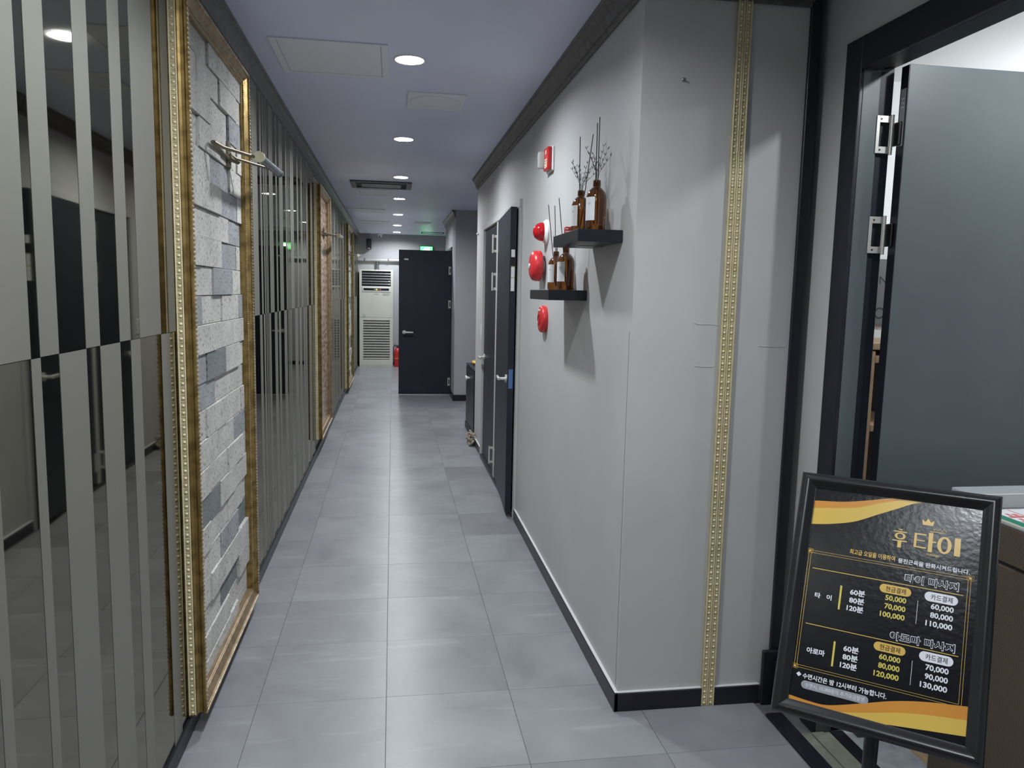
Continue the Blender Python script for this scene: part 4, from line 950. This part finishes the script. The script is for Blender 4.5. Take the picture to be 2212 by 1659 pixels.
o = thing('fire_extinguisher', 'red fire extinguisher standing between the air conditioner and open door', 'extinguisher', (0.098, 14.18, 0))
B().lathe([(0.055, 0.0), (0.068, 0.006), (0.070, 0.02), (0.070, 0.27), (0.062, 0.31), (0.04, 0.335), (0.022, 0.345), (0.022, 0.36)], 28).build('cylinder', M['red'], o, smooth=50)
B().lathe([(0.0705, 0.150), (0.0712, 0.150), (0.0712, 0.162), (0.0705, 0.162)], 28).build('yellow_band', M['yellow'], o, smooth=50)
B().box(-0.02, 0.02, -0.018, 0.018, 0.355, 0.385, 0.004).box(-0.075, 0.02, -0.010, 0.010, 0.390, 0.400, 0.003).box(-0.06, 0.0, -0.008, 0.008, 0.362, 0.372, 0.003).build('valve_handle', M['dark'], o)
B().tube([(0.0, -0.02, 0.37), (-0.05, -0.03, 0.41), (-0.080, -0.03, 0.35), (-0.080, -0.03, 0.2), (-0.078, -0.03, 0.10)], 0.008, 8).build('hose', M['dark'], o, smooth=60)
o = thing('wall_pipe', 'horizontal grey pipe across the end wall above air conditioner', 'pipe', (-0.63, YE - 0.05, 1.95))
B().cyl((0.0, 0, 0), (2.2, 0, 0), 0.024, n=18).build('pipe', M['pipe'], o, smooth=60)
for x in (0.12, 0.55, 0.98): B().box(x - 0.01, x + 0.01, -0.027, 0.05, -0.027, 0.027, 0.003).build('clamp', M['steel'], o)
o = thing('conduit', 'short vertical conduit from the pipe down to the air conditioner', 'conduit', (-0.285, YE - 0.045, 1.72))
B().cyl((0, 0, 0), (0, 0, 0.21), 0.020, n=14).cyl((0.03, 0.01, 0.0), (0.03, 0.01, 0.21), 0.008, n=8).build('conduit_tube', M['steel'], o, smooth=60)
o = thing('wall_speaker', 'small black loudspeaker high on the end wall', 'speaker', (-0.43, YE, 2.14), 'F')
B().box(-0.045, 0.045, 0, 0.19, 0.03, 0.14, 0.006).build('cabinet', M['black'], o)
B().box(-0.038, 0.038, 0.035, 0.182, 0.138, 0.143, 0.003).build('grille', M['dark'], o)
B().box(-0.026, 0.026, 0.012, 0.022, 0.139, 0.142, 0.001).build('badge', M['chrome'], o)
B().box(-0.02, 0.02, 0.07, 0.12, 0, 0.03, 0.002).build('bracket', M['dark'], o)
o = thing('security_camera', 'small white security camera under the ceiling at the end wall', 'camera', (-0.235, YE - 0.09, CEIL), 'C')
B().lathe([(0.05, 0.0), (0.05, 0.02), (0.04, 0.028)], 24).build('base', M['white'], o, smooth=40)
B().lathe([(0.042, 0.026), (0.040, 0.045), (0.028, 0.062), (0.0005, 0.07)], 24).build('dome', M['white'], o, smooth=60)
B().cyl((0.0, 0.03, 0.05), (0.0, 0.05, 0.06), 0.012, n=12).build('lens', M['dark'], o, smooth=40)
o = thing('exit_sign', 'green lit exit sign above the open far door', 'exit sign', (0.495, YE, 2.085), 'F')
B().box(0, 0.25, 0, 0.15, 0, 0.045, 0.005).build('case', M['steel'], o)
B().box(0.014, 0.236, 0.014, 0.136, 0.0445, 0.048, 0.001).build('lit_face', M['exit_green'], o)
mb = B().box(0.14, 0.185, 0.03, 0.122, 0.048, 0.0486)
mb.lathe([(0.010, 0.048), (0.010, 0.0486), (0.0001, 0.0486)], 12, (0.108, 0.108, 0))
mb.poly([(0.075, 0.092), (0.110, 0.096), (0.128, 0.075), (0.124, 0.070), (0.108, 0.084), (0.104, 0.068), (0.122, 0.052), (0.112, 0.028), (0.104, 0.030), (0.110, 0.050), (0.094, 0.058), (0.080, 0.040), (0.056, 0.040), (0.056, 0.047), (0.076, 0.048), (0.090, 0.066), (0.092, 0.086), (0.078, 0.084), (0.068, 0.070), (0.062, 0.073)], 0.048, 0.0486)
mb.build('running_figure', M['exit_white'], o)

# ------------------------------------------------------------------ price stand
P0 = Vector((0.8697, 1.4749, 1.0502)); U = Vector((0.275, -0.2323, 0.0032)).normalized(); V = Vector((-0.1252, -0.1578, -0.441)).normalized()
V = (V - U * U.dot(V)).normalized(); Nn = U.cross(-V).normalized()      # toward the viewer
SW, SH = 0.36, 0.485
mt = Matrix((U, -V, Nn)).transposed().to_4x4(); mt.translation = P0 + V * SH
ps = thing('price_stand', 'tilted black framed price list on a floor stand at the doorway', 'sign stand', mtx=mt)
# local: x right, y up from the lower edge, z toward the viewer
fw = 0.030
fp = [(0.0, -0.012), (0.0, 0.004), (0.004, 0.010), (0.010, 0.0125), (0.016, 0.0115), (0.022, 0.007), (0.027, 0.0045), (fw, 0.0035), (fw, -0.012)]
n = len(fp)
for a_, b_, inw in (((0, 0), (0, SH), (1, 0)), ((SW, 0), (SW, SH), (-1, 0)), ((0, 0), (SW, 0), (0, 1)), ((0, SH), (SW, SH), (0, -1))):
    L_ = math.hypot(b_[0] - a_[0], b_[1] - a_[1]); dx, dy = (b_[0] - a_[0]) / L_, (b_[1] - a_[1]) / L_; v = []
    for p, sg in ((a_, 1), (b_, -1)):
        for d_, w_ in fp: v.append((p[0] + inw[0] * d_ + dx * sg * d_, p[1] + inw[1] * d_ + dy * sg * d_, w_))
    B().add(v, [(i, (i + 1) % n, n + (i + 1) % n, n + i) for i in range(n)] + [tuple(range(n)), tuple(range(2 * n - 1, n - 1, -1))]).build('frame_rail', M['frame_black'], ps, smooth=40)
B().box(0.01, SW - 0.01, 0.01, SH - 0.01, -0.014, -0.010).build('back_board', M['frame_black'], ps)
poster = B().box(0.020, SW - 0.020, 0.020, SH - 0.020, -0.009, 0.001).build('poster', M['poster_black'], ps, label='glossy black price sheet')
Z0 = 0.001
def P(u_, v_): return (u_, SH - v_)
def flat(name, polys, m, k=1):
    b = B()
    for pts in polys: b.poly([P(*q) for q in pts], Z0 + 0.00005 * k - 0.00004, Z0 + 0.00005 * k)
    return b.build(name, m, poster)
def spline(pts, n=8):
    out = []
    for i in range(len(pts) - 1):
        p0 = pts[max(i - 1, 0)]; p1 = pts[i]; p2 = pts[i + 1]; p3 = pts[min(i + 2, len(pts) - 1)]
        for k in range(n):
            t = k / n; out.append(tuple(0.5 * (2 * b + (c - a) * t + (2 * a - 5 * b + 4 * c - d_) * t * t + (3 * b - a - 3 * c + d_) * t ** 3) for a, b, c, d_ in zip(p0, p1, p2, p3)))
    out.append(pts[-1]); return out
def band(name, top, bot, m, k):
    t, b_ = spline(top), spline(bot); N_ = 40; 
    def at(c, x):
        for i in range(len(c) - 1):
            if c[i][0] <= x <= c[i + 1][0] or (i == len(c) - 2): 
                f_ = (x - c[i][0]) / max(1e-9, c[i + 1][0] - c[i][0]); return c[i][1] + (c[i + 1][1] - c[i][1]) * f_
    xa = max(t[0][0], b_[0][0]); xb = min(t[-1][0], b_[-1][0]); bb_ = B(); v = []
    for i in range(N_ + 1):
        x = xa + (xb - xa) * i / N_
        ya_, yb_ = at(t, x), at(b_, x); yb_ = max(yb_, ya_ + 0.0001)
        v += [(x, SH - ya_, Z0 + 0.00005 * k), (x, SH - yb_, Z0 + 0.00005 * k)]
    bb_.add(v, [(2 * i, 2 * i + 1, 2 * i + 3, 2 * i + 2) for i in range(N_)]); return bb_.build(name, m, poster)
band('top_wave', [(0.021, 0.0575), (0.0351, 0.0568), (0.0846, 0.0517), (0.1289, 0.0423), (0.1718, 0.0308), (0.193, 0.0263), (0.2354, 0.0283)],
     [(0.021, 0.1075), (0.035, 0.1064), (0.067, 0.101), (0.1112, 0.0886), (0.1533, 0.0669), (0.1844, 0.0509), (0.2109, 0.037), (0.2354, 0.0284)], M['poster_yellow'], 1)
band('top_wave', [(0.021, 0.0575), (0.0351, 0.0568), (0.0846, 0.0517), (0.1289, 0.0423), (0.1718, 0.0308), (0.193, 0.0263), (0.2354, 0.0283)],
     [(0.021, 0.0735), (0.0333, 0.0724), (0.1083, 0.0605), (0.1513, 0.045), (0.1932, 0.0320), (0.2354, 0.0284)], M['poster_orange'], 2)
wt = [(0.021, 0.4470), (0.0261, 0.4476), (0.0623, 0.4501), (0.0951, 0.4499), (0.1263, 0.4413), (0.1667, 0.4269), (0.2061, 0.4128), (0.2449, 0.4022), (0.2829, 0.3949), (0.339, 0.387)]
band('bottom_wave', wt, [(0.021, 0.4600), (0.0916, 0.4600), (0.1278, 0.4600), (0.19, 0.4585), (0.2097, 0.4540), (0.3343, 0.4384), (0.339, 0.4378)], M['poster_yellow'], 1)
band('bottom_wave', wt, [(0.021, 0.4600), (0.09, 0.4600), (0.1256, 0.4546), (0.1684, 0.4437), (0.2079, 0.4325), (0.237, 0.4254), (0.2846, 0.4172), (0.339, 0.4108)], M['poster_orange'], 2)
def rect(u0, v0, u1, v1): return [(u0, v1), (u1, v1), (u1, v0), (u0, v0)]
def pill(u0, u1, vc, h):
    r = h / 2; pts = [(u1 - r + r * math.cos(t), vc + r * math.sin(t)) for t in [math.pi / 2 - math.pi * i / 10 for i in range(11)]]
    pts += [(u0 + r - r * math.cos(t), vc - r * math.sin(t)) for t in [math.pi / 2 - math.pi * i / 10 for i in range(11)]]
    return pts
for q in (rect(0.0432, 0.1950, 0.3094, 0.1964), rect(0.0438, 0.3058, 0.3091, 0.3072)): flat('gold_rule', [q], M['poster_gold'], 2)
bl = []
for k_ in (0.0, 0.0045): bl += [rect(0.0325 + k_, 0.1605 + k_, 0.320 - k_, 0.1611 + k_), rect(0.0325 + k_, 0.3925 - k_, 0.320 - k_, 0.3931 - k_), rect(0.0325 + k_, 0.1605 + k_, 0.0331 + k_, 0.3931 - k_), rect(0.3194 - k_, 0.1605 + k_, 0.320 - k_, 0.3931 - k_)]
flat('border_line', bl, M['poster_gold'], 2)
co = B()
for cu, cv, sa, sb in ((0.034, 0.162, 1, 1), (0.3185, 0.162, -1, 1), (0.034, 0.3915, 1, -1)):
    for q in range(4):
        t0 = q * 1.57; pts = [(cu + sa * (0.002 + 0.004 * k / 6) * math.cos(t0 + k * 0.45) * 1.3, SH - (cv + sb * (0.002 + 0.004 * k / 6) * math.sin(t0 + k * 0.45)), Z0 + 0.0002) for k in range(7)]
        co.tube(pts, 0.0004, 4)
    co.lathe([(0.0022, Z0 + 0.0001), (0.0022, Z0 + 0.0003), (0.0001, Z0 + 0.0003)], 8, (cu, SH - cv, 0))
co.build('corner_flourish', M['poster_gold'], poster, kind='stuff')
for q in (pill(0.1690, 0.2240, 0.2094, 0.0165), pill(0.1695, 0.2240, 0.3195, 0.0165)): flat('gold_pill', [q], M['poster_gold'], 3)
for q in (pill(0.2464, 0.3016, 0.2089, 0.0176), pill(0.2466, 0.3022, 0.3189, 0.0176)): flat('white_pill', [q], M['poster_white'], 3)
flat('grey_pill', [pill(0.0498, 0.1705, 0.4222, 0.0152)], M['poster_grey'], 3)
for q in (rect(0.0990, 0.2203, 0.1026, 0.2672), rect(0.0992, 0.3292, 0.1028, 0.3765)): flat('yellow_bar', [q], M['poster_price'], 2)
for q in (rect(0.2360, 0.2206, 0.2367, 0.2640), rect(0.2362, 0.3317, 0.2369, 0.3757)): flat('white_rule', [q], M['poster_white'], 2)
# logo drawn as shapes
def ringp(cu, cv, ra, rb, ia, ib, n=28):
    return [(cu + ra * math.cos(2 * math.pi * i / n), SH - cv - rb * math.sin(2 * math.pi * i / n)) for i in range(n)], [(cu + ia * math.cos(2 * math.pi * i / n), SH - cv - ib * math.sin(2 * math.pi * i / n)) for i in range(n)]
lg = B(); za, zb = Z0 + 0.00008, Z0 + 0.00014
def lr(u0, v0, u1, v1): lg.poly([P(*q) for q in rect(u0, v0, u1, v1)], za, zb)
lr(0.1925, 0.0895, 0.1985, 0.0915); lr(0.1835, 0.0940, 0.2070, 0.0960)
lg.ring(*ringp(0.1953, 0.1035, 0.0095, 0.0066, 0.0052, 0.0046), za, zb)
lr(0.1825, 0.1120, 0.2080, 0.1140); lr(0.1918, 0.1140, 0.1985, 0.1262)
lr(0.2200, 0.0925, 0.2243, 0.1205); lr(0.2243, 0.0925, 0.2405, 0.0950); lr(0.2243, 0.1050, 0.2385, 0.1068); lr(0.2243, 0.1180, 0.2415, 0.1205)
lr(0.2445, 0.0885, 0.2518, 0.1255); lr(0.2518, 0.1040, 0.2580, 0.1066)
lg.ring(*ringp(0.2718, 0.1085, 0.0120, 0.0165, 0.0058, 0.0128), za, zb)
lr(0.2885, 0.0915, 0.2985, 0.1255)
lg.poly([P(*q) for q in ((0.2325, 0.0745), (0.2500, 0.0745), (0.2520, 0.0640), (0.2460, 0.0685), (0.2412, 0.0610), (0.2365, 0.0685), (0.2305, 0.0640))], za, zb)
lg.poly([P(*q) for q in ((0.246, 0.0866), (0.2805, 0.0852), (0.246, 0.0852))], za, zb)
for k in range(7): lg.ell((0.252 + k * 0.0034, SH - 0.0815 + 0.0016 * (k % 2) * (1 if k % 4 else -1), Z0 + 0.0002), (0.0021, 0.0008, 0.0002), 6, 4, Matrix.Rotation(0.7 if k % 2 else -0.6, 3, 'Z'))
lg.build('logo', M['poster_gold'], poster)
def text(body, u0, u1, vbase, hgt, m, align='L', bold=0.0, k=4, name='lettering', parent=None, base_z=None):
    """flat lettering fitted to width u0..u1 with its baseline at v = vbase and height hgt"""
    cu = bpy.data.curves.new('lettering', 'FONT'); cu.body = body; cu.size = 1.0; cu.resolution_u = 3; cu.offset = bold
    ob = bpy.data.objects.new('lettering_tmp', cu); COL.objects.link(ob)
    dg = bpy.context.evaluated_depsgraph_get(); dg.update()
    me = bpy.data.meshes.new_from_object(ob.evaluated_get(dg)); bpy.data.objects.remove(ob)
    vs = me.vertices
    if not len(vs): return None
    xa = min(q.co.x for q in vs); xb = max(q.co.x for q in vs); ya_ = min(q.co.y for q in vs); yb_ = max(q.co.y for q in vs)
    zz = (Z0 + 0.00005 * k) if base_z is None else base_z
    for q in vs: q.co = (u0 + (q.co.x - xa) / (xb - xa) * (u1 - u0), vbase + (q.co.y - ya_) / (yb_ - ya_) * hgt, zz)
    me.materials.clear(); me.materials.append(m)
    return put(name, me, parent or poster)
def T(body, u0, u1, vbot, vtop, m, **kw): return text(body, u0, u1, SH - vbot, vbot - vtop, m, **kw)
T('최고급 오일을 이용하여', 0.1087, 0.1905, 0.1550, 0.1445, M['poster_gold'], bold=0.02)
T('뭉친근육을 완화시켜드립니다.', 0.1960, 0.3165, 0.1560, 0.1468, M['poster_white'], bold=0.02)
T('massage', 0.2434, 0.2650, 0.1340, 0.1290, M['poster_gold'])
for bd, va, vb, ua, ub in (('타이 마사지', 0.1905, 0.1745, 0.2108, 0.3008), ('아로마 마사지', 0.3025, 0.2868, 0.1953, 0.3028)):
    T(bd, ua - 0.0006, ub + 0.0006, va + 0.0006, vb - 0.0006, M['poster_white'], bold=0.052, k=4)
    T(bd, ua + 0.0006, ub - 0.0006, va - 0.0006, vb + 0.0006, M['poster_black'], bold=0.018, k=6)
T('타   이', 0.0540, 0.0858, 0.2535, 0.2428, M['poster_white'], bold=0.03)
T('아로마', 0.0520, 0.0857, 0.3625, 0.3508, M['poster_white'], bold=0.03)
for i, s_ in enumerate(('60분', '80분', '120분')):
    for b0_, in ((0.2283,), (0.3372,)):
        vc = b0_ + i * 0.0157; T(s_, 0.1178 if i < 2 else 0.1148, 0.1450, vc + 0.0062, vc - 0.0058, M['poster_white'], bold=0.03)
for col, m_, data in (((0.1806, 0.2170), M['poster_price'], (('50,000', '70,000', '100,000'), ('60,000', '80,000', '120,000'))), ((0.2585, 0.2960), M['poster_white'], (('60,000', '80,000', '110,000'), ('70,000', '90,000', '130,000')))):
    for blk, lst in enumerate(data):
        for i, s_ in enumerate(lst):
            vc = (0.2264, 0.3374)[blk] + i * 0.0160
            T(s_, col[0] if len(s_) == 6 else col[0] - 0.0065, col[1], vc + 0.0066, vc - 0.0054, m_, bold=0.03)
for vc in (0.2094, 0.3195): T('현금결제', 0.1800, 0.2150, vc + 0.0052, vc - 0.0050, M['poster_black'], k=5, bold=0.008)
for vc in (0.2089, 0.3189): T('카드결제', 0.2570, 0.2930, vc + 0.0055, vc - 0.0053, M['poster_black'], k=5, bold=0.008)
T('수면시간은 밤 12시부터 가능합니다.', 0.0508, 0.2000, 0.4115, 0.4010, M['poster_white'], bold=0.025)
T('수면시, 10,000원의 추가요금발생', 0.0575, 0.1635, 0.4264, 0.4178, M['poster_white'], k=5, bold=0.0)
flat('diamond', [[(0.0385, 0.4054), (0.0434, 0.4100), (0.0483, 0.4054), (0.0434, 0.4008)]], M['poster_white'], 4)
# letters of the notice board (only partly in sight)
text('N', 0.425, 0.465, 0.195, 0.035, M['print_black'], base_z=0.0124, parent=nb)
text('O', 0.410, 0.465, 0.03, 0.055, M['print_black'], base_z=0.0124, parent=nb)
# pole and base in stand-local coordinates worked out from the world
inv_ = mt.inverted()
top = inv_ @ (P0 + U * SW * 0.5 + V * SH * 0.70 - Nn * 0.02)
wtop = mt @ top
foot = inv_ @ Vector((wtop.x - 0.006, wtop.y + 0.004, 0.008))
B().cyl(top, foot, 0.0135, n=18).build('pole', M['frame_black'], ps, smooth=60)
B().box(SW / 2 - 0.03, SW / 2 + 0.03, SH * 0.22, SH * 0.40, -0.032, -0.013, 0.004).build('tilt_bracket', M['frame_black'], ps)
bm_ = B().lathe([(0.0005, 0.0), (0.135, 0.0), (0.14, 0.004), (0.135, 0.010), (0.03, 0.016), (0.018, 0.03), (0.0005, 0.03)], 40, (0, 0, 0))
wf = mt @ foot
bm_.v = [tuple(inv_ @ Vector((x + wf.x, y + wf.y, z))) for x, y, z in bm_.v]
bm_.build('base', M['frame_black'], ps, smooth=40)
